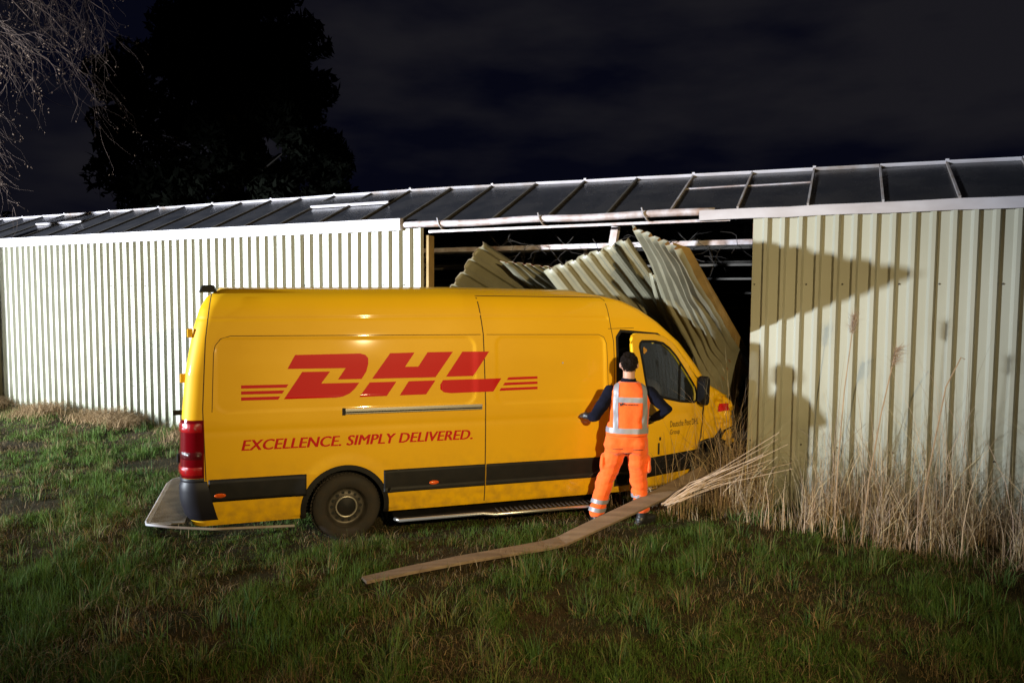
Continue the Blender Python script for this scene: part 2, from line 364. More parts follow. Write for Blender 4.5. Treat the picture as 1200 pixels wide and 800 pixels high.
# roof: panes between glazing bars, ridge cap, vents
SL = rad(25); CS, SN = math.cos(SL), math.sin(SL)
def ridge_v(u): return 1.92 if u < -6 else max(1.30, 1.92 - (u + 6) * 0.058)
def roofp(u, v, off=0.0): return (u, v * CS - off * SN, 3.735 + v * SN + off * CS)
bars = [2.13, 1.37, 0.56, -0.26, -1.11, -1.98, -2.86, -3.74, -4.59, -5.44, -6.33, -7.2, -8.09, -8.93, -9.73, -10.55]
while bars[-1] > -27: bars.append(bars[-1] - 0.845)
bars = [7.7, 6.9, 6.1, 5.3, 4.5, 3.7, 2.92] + bars
rg = random.Random(12)
vents = {(-0.26, 1): 'c', (-1.11, 1): 'c'}
def is_vent(u0):
    return any(abs(u0 - q) < 0.05 for q in (-7.2, -8.09, -15.62, -16.465, -0.26, -1.11))
for i in range(len(bars) - 1):
    u1, u0 = bars[i] - 0.018, bars[i + 1] + 0.018
    vt0, vt1 = ridge_v(u0), ridge_v(u1); t = rg.uniform(-0.006, 0.006)
    v = is_vent(bars[i + 1])
    if not v:
        P = [roofp(u0, 0.02, t), roofp(u1, 0.02, -t), roofp(u1, vt1, t), roofp(u0, vt0, -t)]
        Q = [roofp(u0, 0.02, t - .006), roofp(u1, 0.02, -t - .006), roofp(u1, vt1, t - .006), roofp(u0, vt0, -t - .006)]
        MB().add(P + Q, [(0, 1, 2, 3), (7, 6, 5, 4), (0, 4, 5, 1), (2, 6, 7, 3)]).build('roof_pane', 'roof_glass', gh)
    else:
        vm = 0.62 * vt0; lift = 0.0 if bars[i + 1] > -2 else 0.055
        a = [roofp(u0, 0.02), roofp(u1, 0.02), roofp(u1, vm), roofp(u0, vm)]
        MB().add(a + [(x, y, z - .006) for x, y, z in a], [(0, 1, 2, 3), (7, 6, 5, 4), (0, 4, 5, 1), (2, 6, 7, 3)]).build('roof_pane', 'roof_glass', gh)
        c = [roofp(u0, vm, lift), roofp(u1, vm, lift), roofp(u1, vt1), roofp(u0, vt0)]
        ve = MB().add(c + [(x, y, z - .006) for x, y, z in c], [(0, 1, 2, 3), (7, 6, 5, 4), (0, 4, 5, 1), (2, 6, 7, 3)]).build('roof_vent', 'roof_glass', gh)
        h = 0.022 if lift == 0 else 0.045
        MB().box(Vector(roofp((u0 + u1) / 2, vm - 0.01, lift * 0.6)), (u1 - u0 + 0.03, 0.03, h), Euler((SL, 0, 0)).to_matrix()).build('vent_rail', 'trim_white' if lift else 'gutter_steel', ve)
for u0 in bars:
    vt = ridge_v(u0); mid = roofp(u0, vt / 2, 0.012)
    dark = u0 < -1.5  # rusty bars on the unlit stretch; their lack of light is coloured in
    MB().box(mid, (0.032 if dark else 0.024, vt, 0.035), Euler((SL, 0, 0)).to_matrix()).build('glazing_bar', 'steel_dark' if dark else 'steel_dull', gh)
seg = [bars[i] for i in range(0, len(bars), 1)]
rg = random.Random(3)
for i in range(len(bars) - 1):
    u1, u0 = bars[i], bars[i + 1]; a = Vector(roofp(u0 + 0.005, ridge_v(u0), 0.02)); b2 = Vector(roofp(u1 - 0.005, ridge_v(u1), 0.02))
    j = rg.uniform(-0.004, 0.004)
    MB().tube([a + Vector((0, 0, j)), b2 + Vector((0, 0, -j))], 0.026, 6).build('ridge_cap', 'trim_white' if rg.random() < 0.8 else 'steel_dull', gh)
    if i % 2 == 0: MB().box(a + Vector((0, 0, 0.026)), (0.04, 0.03, 0.03)).build('ridge_clip', 'trim_white', gh)
# far slope of the roof so the house is closed
P = [roofp(-27, ridge_v(-27)), roofp(8, ridge_v(8)), (8, 4.2, 3.5), (-27, 4.6, 3.5), (8, 12, 3.5), (-27, 12, 3.5)]
MB().add(P, [(0, 1, 2, 3), (3, 2, 4, 5)]).build('far_roof', 'roof_glass', gh)

# ------------------------------------------------------------------ torn wall sheets
def torn_sheet(label, A0, A1, B0, B1, nrib, depth=0.036, bow=0.0, twist=0.0, crumple=0.035, crease=0.03, seed=0, name='torn_wall_sheet', mats=('sheet_paint_shaded', 'sheet_back'), group='sheets torn off the breached wall'):
    A0, A1, B0, B1 = map(Vector, (A0, A1, B0, B1)); NV = 26; prof = [(0, 0), (0.5, 0), (0.64, 1), (0.85, 1), (1.0, 0)]
    S = [0.0]; H = [0.0]
    for r_ in range(nrib):
        for q, h in prof[1:]: S.append((r_ + q) / nrib); H.append(h)
    nrm = (A1 - A0).cross(B0 - A0).normalized()
    if nrm.y > 0: nrm = -nrm
    rg = random.Random(seed); P = []
    for i in range(NV + 1):
        v = i / NV; row = []
        for s_, h in zip(S, H):
            p = A0.lerp(A1, s_).lerp(B0.lerp(B1, s_), v)
            k_ = bow * math.sin(v * math.pi) + twist * (s_ - 0.5) * math.sin(v * math.pi * 1.0) * 2
            cr = crumple * fractal(s_ * 2.0 + seed, v * 3.0, seed * 1.7) - crease * abs(((v * 2.7 + 0.25 * s_ + seed * .37) % 1.0) - .5)
            w = (A0.lerp(B0, v) - A1.lerp(B1, v)).length / max(0.01, nrib * 0.2)
            jag = 0.02 * fractal(s_ * 9 + seed, 2.2, 0.3) if i in (0, NV) else 0
            p = p + nrm * (k_ + cr + depth * h * min(1.2, 0.45 + 0.6 * w)) + (A0 - B0).normalized() * jag
            row.append(p)
        P.append(row)
    o = MB().grid(P).build(name, list(mats), None, fix=False)
    # keep the painted face towards the outside
    me = o.data; me.update()
    if me.polygons[0].normal.dot(nrm) < 0: me.flip_normals()
    sd = o.modifiers.new('thickness', 'SOLIDIFY'); sd.thickness = 0.004; sd.offset = -1; sd.material_offset = 1; sd.material_offset_rim = 1
    autosmooth(o, 25); tag(o, label, 'metal sheet', group); return o
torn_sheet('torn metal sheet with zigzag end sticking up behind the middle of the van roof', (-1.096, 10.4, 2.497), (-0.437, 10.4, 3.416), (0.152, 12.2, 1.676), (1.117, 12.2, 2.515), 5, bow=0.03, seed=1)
torn_sheet('low torn metal sheet with rusty scalloped edge between two bigger torn sheets', (-0.189, 10.4, 3.119), (0.601, 10.4, 3.038), (0.862, 11.9, 2.275), (1.941, 11.8, 2.36), 6, depth=0.03, seed=2, mats=('sheet_paint_shaded', 'rust'))
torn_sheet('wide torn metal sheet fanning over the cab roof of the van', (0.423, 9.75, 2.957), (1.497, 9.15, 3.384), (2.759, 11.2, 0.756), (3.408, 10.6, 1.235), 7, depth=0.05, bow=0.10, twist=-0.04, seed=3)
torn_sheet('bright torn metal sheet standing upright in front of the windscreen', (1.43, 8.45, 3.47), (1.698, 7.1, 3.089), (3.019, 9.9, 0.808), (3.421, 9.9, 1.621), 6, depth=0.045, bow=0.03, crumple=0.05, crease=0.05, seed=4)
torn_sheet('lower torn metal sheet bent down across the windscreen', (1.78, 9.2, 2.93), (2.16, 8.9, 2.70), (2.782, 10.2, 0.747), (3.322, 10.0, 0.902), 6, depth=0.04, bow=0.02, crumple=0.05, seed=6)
# insulation board behind the bright sheet
bd = MB(); A = [(1.657, 7.3, 3.164), (1.879, 7.45, 3.114), (3.398, 9.85, 1.769), (3.377, 9.9, 1.509)]
nb = (Vector(A[1]) - Vector(A[0])).cross(Vector(A[3]) - Vector(A[0])).normalized() * 0.018
bd.add(A + [tuple(Vector(q) + nb) for q in A], [(0, 1, 2, 3), (7, 6, 5, 4), (0, 4, 5, 1), (1, 5, 6, 2), (2, 6, 7, 3), (3, 7, 4, 0)])
tag(bd.build('insulation_board', 'insulation'), 'tan board leaning behind the bright upright torn sheet', 'board')
# ------------------------------------------------------------------ delivery van (local x forward from the rear axle, y away from the near side, z up)
van = empty('delivery_van', VAN_O, (0, rad(0.6), VAN_YAW))
tag(van, 'yellow high-roof delivery van with red lettering, nose rammed into the greenhouse wall', 'van')
_z = np.array([.20, .30, .45, .6, .8, 1.1, 1.3, 1.5, 1.9, 2.2, 2.40, 2.50, 2.57, 2.62, 2.66, 2.685, 2.70])
_y = np.array([.06, .03, .008, 0, 0, .0, .002, .012, .04, .075, .105, .135, .175, .22, .29, .37, .45])
_zz = np.linspace(.2, 2.7, 501); _yy = np.interp(_zz, _z, _y); _k = np.hanning(25); _k /= _k.sum()
_yy = np.convolve(np.pad(_yy, 12, 'edge'), _k, 'valid')
_rz = [.26, .36, .52, .78, 1.37, 1.79, 2.29, 2.5, 2.62, 2.70]; _rt = [-1.50, -1.54, -1.58, -1.60, -1.59, -1.56, -1.48, -1.43, -1.37, -1.27]
_fz = [.26, .4, .7, 1.0, 1.2, 1.35, 1.45, 1.55, 1.65, 1.8, 2.09, 2.34, 2.5, 2.6, 2.66, 2.70]; _ft = [5.2, 5.34, 5.38, 5.34, 5.2, 4.95, 4.75, 4.56, 4.47, 4.36, 4.12, 3.82, 3.57, 3.36, 3.12, 2.86]
def trear(z): return float(np.interp(z, _rz, _rt))
def tfront(z): return float(np.interp(z, _fz, _ft))
def sstep(a, b, x):
    x = min(1, max(0, (x - a) / (b - a))); return x * x * (3 - 2 * x)
def rrect(t, z, t0, t1, z0, z1, r):
    cx, cz, hx, hz = (t0 + t1) / 2, (z0 + z1) / 2, (t1 - t0) / 2 - r, (z1 - z0) / 2 - r
    dx, dz = abs(t - cx) - hx, abs(z - cz) - hz
    return math.hypot(max(dx, 0), max(dz, 0)) + min(max(dx, dz), 0) - r
def side(t, z):
    y = float(np.interp(z, _zz, _yy))
    y += 0.007 * sstep(0.0, -0.030, rrect(t, z, -1.285, 1.43, 1.40, 2.175, 0.13))
    y += 0.007 * sstep(0.0, -0.030, rrect(t, z, 1.66, 3.05, 1.40, 2.175, 0.10))
    y += 0.007 * math.exp(-((z - 2.385) / 0.016) ** 2) * (1 if t < 3.1 else 0)
    y += 0.005 * math.exp(-((z - 1.22) / 0.035) ** 2)                       # belt crease
    for c, r in ((0.0, 0.47), (4.55, 0.5)):                                 # flared arches
        d = math.hypot(t - c, z - 0.36)
        y -= 0.012 * sstep(0.60, 0.46, d) * (1 if z > .3 else 0)
    dr = t - trear(z); r = 0.15
    if dr < r: y += r - math.sqrt(max(0, r * r - (r - max(0, dr)) ** 2))
    df = tfront(z) - t; r = 0.24 if z < 1.4 else 0.12
    if df < r: y += (r - math.sqrt(max(0, r * r - (r - max(0, df)) ** 2)))
    if t > 4.3: y += 0.10 * ((t - 4.3) / 1.0) ** 2
    if t > 4.82: y += 1.15 * (t - 4.82) ** 1.25                             # corner crushed back
    if t > 4.45:
        s = sstep(4.45, 4.85, t); y += s * (0.09 * fractal(t * 4.0, z * 5.0, 2.0) + 0.06 * abs(fractal(t * 9, z * 8, 5.0)))
    return y
NT, NZ = 330, 190
zlev = np.linspace(.27, 2.70, NZ); av = np.linspace(0, 1, NT)
av = np.concatenate([np.linspace(0, .03, 14)[:-1], np.linspace(.03, .93, NT - 40), np.linspace(.93, 1, 28)[1:]]); NT = len(av)
near = []; 
for a in av:
    col_ = []
    for z in zlev:
        t = trear(z) + (tfront(z) - trear(z)) * a; col_.append((t, side(t, z), z - .06 * min(1, max(0, (1.3 - t) / 2.6)) * sstep(1.95, 2.62, z)))
    near.append(col_)
DOOR_OPEN = [(3.205, .36), (3.205, 2.16), (3.26, 2.235), (3.76, 2.195), (3.97, 2.06), (4.33, 1.62), (4.42, 1.35), (4.38, .9), (4.12, .40)]
def inpoly(x, y, poly):
    c = False; n = len(poly)
    for i in range(n):
        (x1, y1), (x2, y2) = poly[i], poly[i - 1]
        if (y1 > y) != (y2 > y) and x < (x2 - x1) * (y - y1) / (y2 - y1) + x1: c = not c
    return c
body = MB(); V = [p for c in near for p in c]; Fc = []
ARCH = ((0.0, 0.36, 0.435), (4.55, 0.40, 0.46))
for i in range(NT - 1):
    for j in range(NZ - 1):
        q = [near[i][j], near[i + 1][j], near[i + 1][j + 1], near[i][j + 1]]
        t = sum(p[0] for p in q) / 4; z = sum(p[2] for p in q) / 4
        if any(math.hypot(t - c, z - zc) < r for c, zc, r in ARCH) or inpoly(t, z, DOOR_OPEN): continue
        Fc.append((i * NZ + j, (i + 1) * NZ + j, (i + 1) * NZ + j + 1, i * NZ + j + 1))
body.add(V, Fc)
# far side, coarser
ia = list(range(0, NT, 4)) + ([NT - 1] if (NT - 1) % 4 else []); jz = list(range(0, NZ, 3)) + ([NZ - 1] if (NZ - 1) % 3 else [])
far = [[(near[i][j][0], 2.0 - near[i][j][1], near[i][j][2]) for j in jz] for i in ia]
body.grid(far)
def across(p, crown, n=17, bulge=0.0):
    """row from the near edge point to its mirror"""
    t, y, z = p; r = []
    for i in range(n):
        s = i / (n - 1); k = math.sin(s * math.pi); r.append((t + bulge * k, y + (2 - 2 * y) * s, z + crown * k ** 0.6))
    return r
body.grid([across(near[i][-1], 0.03) for i in range(0, NT, 3)] + [across(near[-1][-1], 0.03)])          # roof
body.grid([across(near[-1][j], 0, bulge=0.10 if near[-1][j][2] < 1.5 else 0.12) for j in range(NZ)])        # front: screen, bonnet, grille
body.grid([across(near[0][j], 0, bulge=-0.02) for j in range(NZ)])                                       # rear
bo = body.build('body', 'van_yellow', van, fix=False)
bm = bmesh.new(); bm.from_mesh(bo.data); bmesh.ops.remove_doubles(bm, verts=bm.verts, dist=0.0008); bmesh.ops.recalc_face_normals(bm, faces=bm.faces)
bm.to_mesh(bo.data); bm.free(); autosmooth(bo, 50)

def conform_bm(bm, off, fn=side, thick=0.0):
    """flat polygons drawn in (t, z) laid onto the side of the van"""
    vs_ = [v.co for v in bm.verts]; z0, z1 = min(v.y for v in vs_), max(v.y for v in vs_); t0, t1 = min(v.x for v in vs_), max(v.x for v in vs_)
    step = 0.05 if thick or (z1 - z0) > 0.3 else 0.03
    k = math.ceil(z0 / step) * step
    while k < z1 - 1e-5:
        bmesh.ops.bisect_plane(bm, geom=bm.verts[:] + bm.edges[:] + bm.faces[:], plane_co=(0, k, 0), plane_no=(0, 1, 0)); k += step
    if t0 < -1.3 or t1 > 4.1 or thick or (t1 > 1.3 and z1 > 1.35):
        k = math.ceil(t0 / .03) * .03
        while k < t1 - 1e-5:
            bmesh.ops.bisect_plane(bm, geom=bm.verts[:] + bm.edges[:] + bm.faces[:], plane_co=(k, 0, 0), plane_no=(1, 0, 0)); k += .03
    for v in bm.verts: t, z = v.co.x, v.co.y; v.co = (t, fn(t, z) - off, z)
    bmesh.ops.recalc_face_normals(bm, faces=bm.faces)
    for f in bm.faces:
        if f.normal.y > 0: f.normal_flip()
def decal(name, polys, matname, parent=van, off=0.004, fn=side, holes=None, smooth=True, thick=0.0):
    bm = bmesh.new()
    if holes:
        for loop in polys + holes:
            vv = [bm.verts.new((a, b, 0)) for a, b in loop]
            for i in range(len(vv)): bm.edges.new((vv[i], vv[(i + 1) % len(vv)]))
        bmesh.ops.triangle_fill(bm, use_beauty=True, use_dissolve=False, edges=bm.edges[:])
    else:
        for p in polys: bm.faces.new([bm.verts.new((a, b, 0)) for a, b in p])
        bmesh.ops.remove_doubles(bm, verts=bm.verts, dist=1e-5)
    conform_bm(bm, off, fn, thick)
    me = bpy.data.meshes.new(name); bm.to_mesh(me); bm.free()
    o = link(name, me, matname, parent, smooth)
    if thick:
        s = o.modifiers.new('thickness', 'SOLIDIFY'); s.thickness = thick; s.offset = -1
    return o
def arc(cx, cz, r, a0, a1, n=8): return [(cx + r * math.cos(rad(a0 + (a1 - a0) * i / n)), cz + r * math.sin(rad(a0 + (a1 - a0) * i / n))) for i in range(n + 1)]
def ribbon(path, w):
    """thin mitred strip along a (t, z) path, as quads that share their corners"""
    n = len(path); cl_ = path[0] == path[-1]; off = []
    for i in range(n):
        a = path[i - 1] if i > 0 else (path[-2] if cl_ else None); c = path[i + 1] if i < n - 1 else (path[1] if cl_ else None); b = path[i]; ds = []
        for p, q in ((a, b), (b, c)):
            if p is not None and q is not None:
                L_ = math.hypot(q[0] - p[0], q[1] - p[1]) or 1; ds.append((-(q[1] - p[1]) / L_, (q[0] - p[0]) / L_))
        nx, nz_ = sum(d[0] for d in ds), sum(d[1] for d in ds); L_ = math.hypot(nx, nz_) or 1; nx, nz_ = nx / L_, nz_ / L_
        m_ = w / 2 / max(.4, nx * ds[0][0] + nz_ * ds[0][1]); off.append((nx * m_, nz_ * m_))
    return [[(path[i][0] + off[i][0], path[i][1] + off[i][1]), (path[i][0] - off[i][0], path[i][1] - off[i][1]), (path[i + 1][0] - off[i + 1][0], path[i + 1][1] - off[i + 1][1]), (path[i + 1][0] + off[i + 1][0], path[i + 1][1] + off[i + 1][1])] for i in range(n - 1)]
def seam(path, w=0.009, parent=van, m_='seam_dark', off=0.0015): return decal('panel_gap', ribbon(path, w), m_, parent, off)
# panel gaps: sliding door, rear corner, blank panels, roof joint
seam([(1.465, 2.63), (1.52, 2.2), (1.54, 1.4), (1.545, .3)], 0.012)
seam([(1.47, 2.625), (3.05, 2.635), (3.085, 2.60), (3.13, 2.26), (3.16, 2.10), (3.165, 1.3), (3.16, .34)], 0.009)
seam([(-1.31, 2.60), (-1.36, 2.13), (-1.385, 1.45), (-1.36, .74)], 0.010)
seam([(-1.30, 1.42), (-1.285, 2.0), (-1.27, 2.08), (-1.22, 2.145), (-1.13, 2.175), (1.49, 2.19)], 0.007, m_='seam_dark')
seam([(1.56, 2.19), (2.96, 2.19), (3.03, 2.16), (3.065, 2.08), (3.08, 1.5)], 0.006)
seam([(3.09, 2.26), (3.44, 2.27)], 0.006)
# black rub strip, lower skirt gaps
def strip(t0, t1, z0a, z1a, z0b, z1b, name='rub_strip'):
    return decal(name, [[(t0, z0a), (t1, z0b), (t1, z1b), (t0, z1a)]], 'plastic_black', van, 0.016, thick=0.014)
strip(-1.335, -0.40, .52, .745, .52, .745); strip(0.40, 1.535, .50, .735, .50, .73); strip(1.555, 3.155, .50, .73, .50, .725)
# wheel arch lips
for c, zc, r in ARCH:
    a0, a1 = (-12, 192) if c < 1 else (60, 190)
    ring = [[(c + r1 * math.cos(a), zc + r1 * math.sin(a)) for r1, a in ((r - .03, x), (r + .024, x), (r + .024, y_), (r - .03, y_))] for x, y_ in
            [(rad(a0 + (a1 - a0) * i / 30), rad(a0 + (a1 - a0) * (i + 1) / 30)) for i in range(30)]]
    decal('wheel_arch', ring, 'plastic_black', van, 0.012)
    w = MB(); n = 28
    w.grid([[(c + (r + .03) * math.cos(a), y_, zc + (r + .03) * math.sin(a)) for a in [rad(-20 + 220 * i / n) for i in range(n + 1)]] for y_ in (0.01, 0.45)])
    w.add([(c + (r + .03) * math.cos(rad(-20 + 220 * i / n)), .45, zc + (r + .03) * math.sin(rad(-20 + 220 * i / n))) for i in range(n + 1)], [tuple(range(n + 1))])
    w.build('wheel_well', 'dark_inside', van)
# lettering
RED = 'van_red'
Dt = [(-0.51, 1.98), (0.15, 1.99), (0.205, 1.975), (0.235, 1.94), (0.235, 1.88), (0.215, 1.80), (0.165, 1.72), (-0.08, 1.72), (0.0, 1.838), (-0.585, 1.838)]
Db = [(-0.44, 1.805), (-0.16, 1.805), (-0.25, 1.682), (0.14, 1.682), (0.095, 1.62), (0.04, 1.57), (-0.03, 1.54), (-0.10, 1.53), (-0.62, 1.53)]
Hs = [[(0.47, 1.99), (0.735, 1.995), (0.63, 1.842), (0.775, 1.842), (0.88, 1.997), (1.165, 2.0), (0.965, 1.722), (0.275, 1.72)], [(0.25, 1.682), (0.535, 1.684), (0.43, 1.533), (0.14, 1.53)], [(0.67, 1.686), (0.965, 1.688), (0.86, 1.538), (0.57, 1.535)]]
La = [[(1.275, 2.0), (1.585, 2.0), (1.395, 1.728), (1.085, 1.726)], [(1.05, 1.69), (1.73, 1.695), (1.63, 1.55), (1.14, 1.543), (1.06, 1.555), (1.02, 1.59), (1.02, 1.64)]]
for ps in [Dt, Db] + Hs + La: decal('logo_letter_piece', [ps], RED, van, 0.004)
for i in range(3):
    z = 1.68 - i * 0.06
    decal('logo_bar', [[(-1.03, z), (-0.575 - i * .04, z), (-0.597 - i * .04, z - .032), (-1.03, z - .032)]], RED, van, 0.004)
    decal('logo_bar', [[(1.815 - i * .045, z + .025), (2.17, z + .03), (2.17, z + .002), (1.793 - i * .045, z - .006)]], RED, van, 0.004)
def text_polys(body_, bold=0.0, shear=0.0, spacing=1.0):
    cu = bpy.data.curves.new('lettering', 'FONT'); cu.body = body_; cu.offset = bold; cu.shear = shear; cu.space_character = spacing; cu.resolution_u = 3
    cu.fill_mode = 'FRONT'
    ob = bpy.data.objects.new('lettering', cu); COL.objects.link(ob)
    dg = bpy.context.evaluated_depsgraph_get(); dg.update(); me = bpy.data.meshes.new_from_object(ob.evaluated_get(dg))
    bpy.data.objects.remove(ob); bpy.data.curves.remove(cu); return me
def lettering(name, s, t0, t1, z0, z1, matname, parent=van, off=0.004, shear=0.0, spacing=1.0, fn=side, weight=(0,)):
    me = text_polys(s, 0.0, shear, spacing); co = np.array([v.co[:2] for v in me.vertices]); a, b = co.min(0), co.max(0); bm2 = bmesh.new()
    for i, sh in enumerate(weight):            # heavier weight: the same outline set again a few millimetres along
        bm = bmesh.new(); bm.from_mesh(me)
        for v in bm.verts: v.co = (t0 + (v.co.x - a[0]) / (b[0] - a[0]) * (t1 - t0) + sh, z0 + (v.co.y - a[1]) / (b[1] - a[1]) * (z1 - z0), 0)
        conform_bm(bm, off + .0004 * i, fn); tmp = bpy.data.meshes.new('tmp'); bm.to_mesh(tmp); bm.free(); bm2.from_mesh(tmp); bpy.data.meshes.remove(tmp)
    me2 = bpy.data.meshes.new(name); bm2.to_mesh(me2); bm2.free(); o = link(name, me2, matname, parent); o['kind'] = 'stuff'; return o
lettering('slogan', 'EXCELLENCE. SIMPLY DELIVERED.', -1.03, 1.38, 1.022, 1.13, RED, shear=0.22, spacing=1.02, weight=(0, .005, .010))
# sliding door rail
rl = MB().box((0.74, side(.74, 1.38) - 0.008, 1.383), (1.52, 0.026, 0.062)).build('door_rail', 'alu', van); bevel(rl, 0.008)
MB().box((0.74, side(.74, 1.38) - 0.0225, 1.375), (1.50, 0.004, 0.014)).build('rail_slot', 'plastic_black', van)
MB().box((-0.02, side(0, 1.38) - 0.010, 1.383), (0.03, 0.034, 0.07)).build('rail_cap', 'plastic_black', van)
# side markers
for t, z in ((-1.23, .585), (0.95, .565)):
    e = [(t + .055 * math.cos(a) , z + .022 * math.sin(a)) for a in [2 * math.pi * i / 14 for i in range(14)]]
    decal('side_marker', [e], 'lamp_orange', van, 0.022 if t > 0 else 0.03, thick=0.012)
mat('lamp_red_bright', (0.30, 0.006, 0.008), 0.15, coat=0.8, bump=0.5, bscale=90); mat('lamp_smoke', (0.07, 0.004, 0.006), 0.12, coat=0.8, bump=0.5, bscale=90)
# things wrapped round the rear corner: tail lamp, bumper
def round_corner(z, t_start, y_end, off, n=14, mirror=False):
    pts = []; tr = trear(z); r = 0.15; y0 = float(np.interp(z, _zz, _yy))
    for i in range(6): t = t_start + (tr + r - t_start) * i / 6; pts.append((t, side(t, z) - off))
    for i in range(n + 1):
        a = rad(90 * i / n); pts.append((tr + r - (r + off) * math.sin(a), y0 + r - (r + off) * math.cos(a)))
    pts.append((tr - off - 0.01, y_end))
    return [(t, 2 - y) for t, y in pts] if mirror else pts
def wrap(name, m_, z0, z1, t_start, y_end, off, nz_=8, mirror=False, slant=0.0, bulge=0.0):
    P = []
    for i in range(nz_ + 1):
        s = i / nz_; z = z0 + (z1 - z0) * s; e = off * (1 if 0 < i < nz_ else 0.2) + bulge * math.sin(s * math.pi)
        P.append([(t, y, z) for t, y in round_corner(z, t_start + slant * s, y_end, e, mirror=mirror)])
    return MB().grid(P).build(name, m_, van, True)
for mir in (False, True):
    tl = wrap('tail_lamp', 'lamp_red', .765, 1.345, -1.375, 0.20, 0.012, 10, mir)
    for z0_, z1_, mm_ in ((.785, .90, 'lamp_red_bright'), (1.20, 1.325, 'lamp_red_bright'), (.93, 1.05, 'lamp_smoke')):
        q_ = wrap('lamp_segment', mm_, z0_, z1_, -1.395, 0.17, 0.0145, 4, mir); q_.parent = tl
    wrap('lamp_base', 'bumper_black', .715, .763, -1.375, 0.20, 0.010, 4, mir)
    wrap('bumper_corner', 'bumper_black', .33, .735, -1.25, 1.0, 0.022, 8, mir, slant=-0.10, bulge=0.010)
# rear platform step (chequer plate) and side bars
st = MB(); poly = [(-1.56, .02), (-1.68, .02), (-1.80, .06), (-1.90, .13), (-1.91, .22), (-1.91, 1.68), (-1.86, 1.86), (-1.76, 1.97), (-1.56, 1.97)]
st.prism(poly, 0.012, 'z', 0.318); stp = st.build('rear_step', 'checker_plate', van)
rd = MB()
for i in range(20):
    x = -1.60 - i * 0.0145
    for j in range(52):
        y = .12 + j * 0.034
        rd.box((x, y, .3325), (0.005, 0.028, 0.006))
o = rd.build('tread_studs', 'checker_plate', stp); o['kind'] = 'stuff'
MB().tube([(-1.60, 1.985, .315), (-1.78, 1.985, .315), (-1.88, 1.88, .315), (-1.915, 1.70, .315), (-1.925, .20, .315), (-1.905, .10, .315), (-1.80, .035, .315), (-1.66, -.01, .30), (-1.3, -.02, .25), (-.52, -.02, .215)], 0.014, 8).build('step_edge', 'steel_dull', stp, True)
sb = MB(); sb.prism([(.52, .02), (.56, -.06), (1.5, -.07), (1.62, -.14), (2.9, -.15), (2.98, -.05), (2.98, .2), (.52, .2)], 0.03, 'z', .175)
sbo = sb.build('side_step', 'plastic_black', van)
MB().tube([(.52, .0, .19), (.56, -.075, .19), (1.5, -.085, .19), (1.62, -.155, .19), (2.90, -.165, .19), (2.99, -.08, .19)], 0.019, 8).build('step_edge', 'alu', sbo, True)
for i in range(22): MB().box((1.68 + i * .058, -.045, .2075), (.018, .16, .004)).build('tread', 'steel_dark', sbo)
# under-body
MB().box((1.9, 1.0, .42), (6.4, 1.5, .25)).build('chassis', 'dark_inside', van)
# wheels
def lathe(prof, n=40, mi=0, mb=None):
    mb = mb or MB(); P = [[(r * math.cos(2 * math.pi * j / n), y, r * math.sin(2 * math.pi * j / n)) for j in range(n)] for r, y in prof]
    mb.grid(P, mi, True); return mb
def wheel(t, y, z, flip=1):
    w = empty('wheel', (t, y, z), (0, 0, math.pi if flip < 0 else 0), van)
    lathe([(.20, .06), (.215, .0), (.225, -.012), (.29, -.018), (.333, -.010), (.352, .015), (.358, .06), (.358, .17), (.345, .215), (.22, .225)]).build('tyre', 'rubber', w, True)
    tr_ = MB()
    for i in range(56):
        for s in (-1, 1):
            a = 2 * math.pi * (i + (0.5 if s > 0 else 0)) / 56; tr_.box((.357 * math.cos(a), .115 + s * .05, .357 * math.sin(a)), (.012, .075, .024), Euler((0, -a, rad(18 * s))).to_matrix())
    to = tr_.build('tread_blocks', 'rubber', w); to['kind'] = 'stuff'
    lathe([(.214, .002), (.206, .012), (.200, .035), (.19, .055), (.172, .062), (.125, .046), (.11, .03), (.10, .03)]).build('rim', 'rim_steel', w, True)
    lathe([(.118, .040), (.116, .020), (.108, .016), (.100, .022), (.098, .034)]).build('hub_ring', 'rim_ring', w, True)
    lathe([(.100, .030), (.092, .024), (.05, .020), (.03, .014), (.001, .013)]).build('hub_cap', 'plastic_black', w, True)
    for i in range(14):
        a = 2 * math.pi * i / 14; ho = lathe([(.018, .0), (.016, -.004), (.001, -.004)], 10).build('rim_hole', 'dark_inside', w)
        ho.location = (.150 * math.cos(a), .0525, .150 * math.sin(a))
    return w
wheel(0.015, 0.045, .345); wheel(0.015, 1.955, .345, -1); wheel(4.55, 0.06, .36); wheel(4.55, 1.94, .36, -1)
# rear fittings
MB().box((-1.625, .20, 1.40), (.09, .05, .045)).build('rear_handle', 'plastic_black', van)
for z in (.95, 1.75, 2.2): bevel(MB().box((trear(z) - .015, .16, z), (.05, .05, .09)).build('hinge', 'van_yellow' if z > 1 else 'plastic_black', van), 0.01)
cm = MB().prism([(-1.44, 2.605), (-1.41, 2.68), (-1.30, 2.685), (-1.27, 2.61)], .16, 'y', .30); bevel(cm.build('rear_camera', 'plastic_black', van), 0.012)
decal('door_spot', [[(2.49 + .011 * math.cos(i), 1.86 + .011 * math.sin(i)) for i in np.linspace(0, 5.4, 7)]], 'trim_white', van, .004)
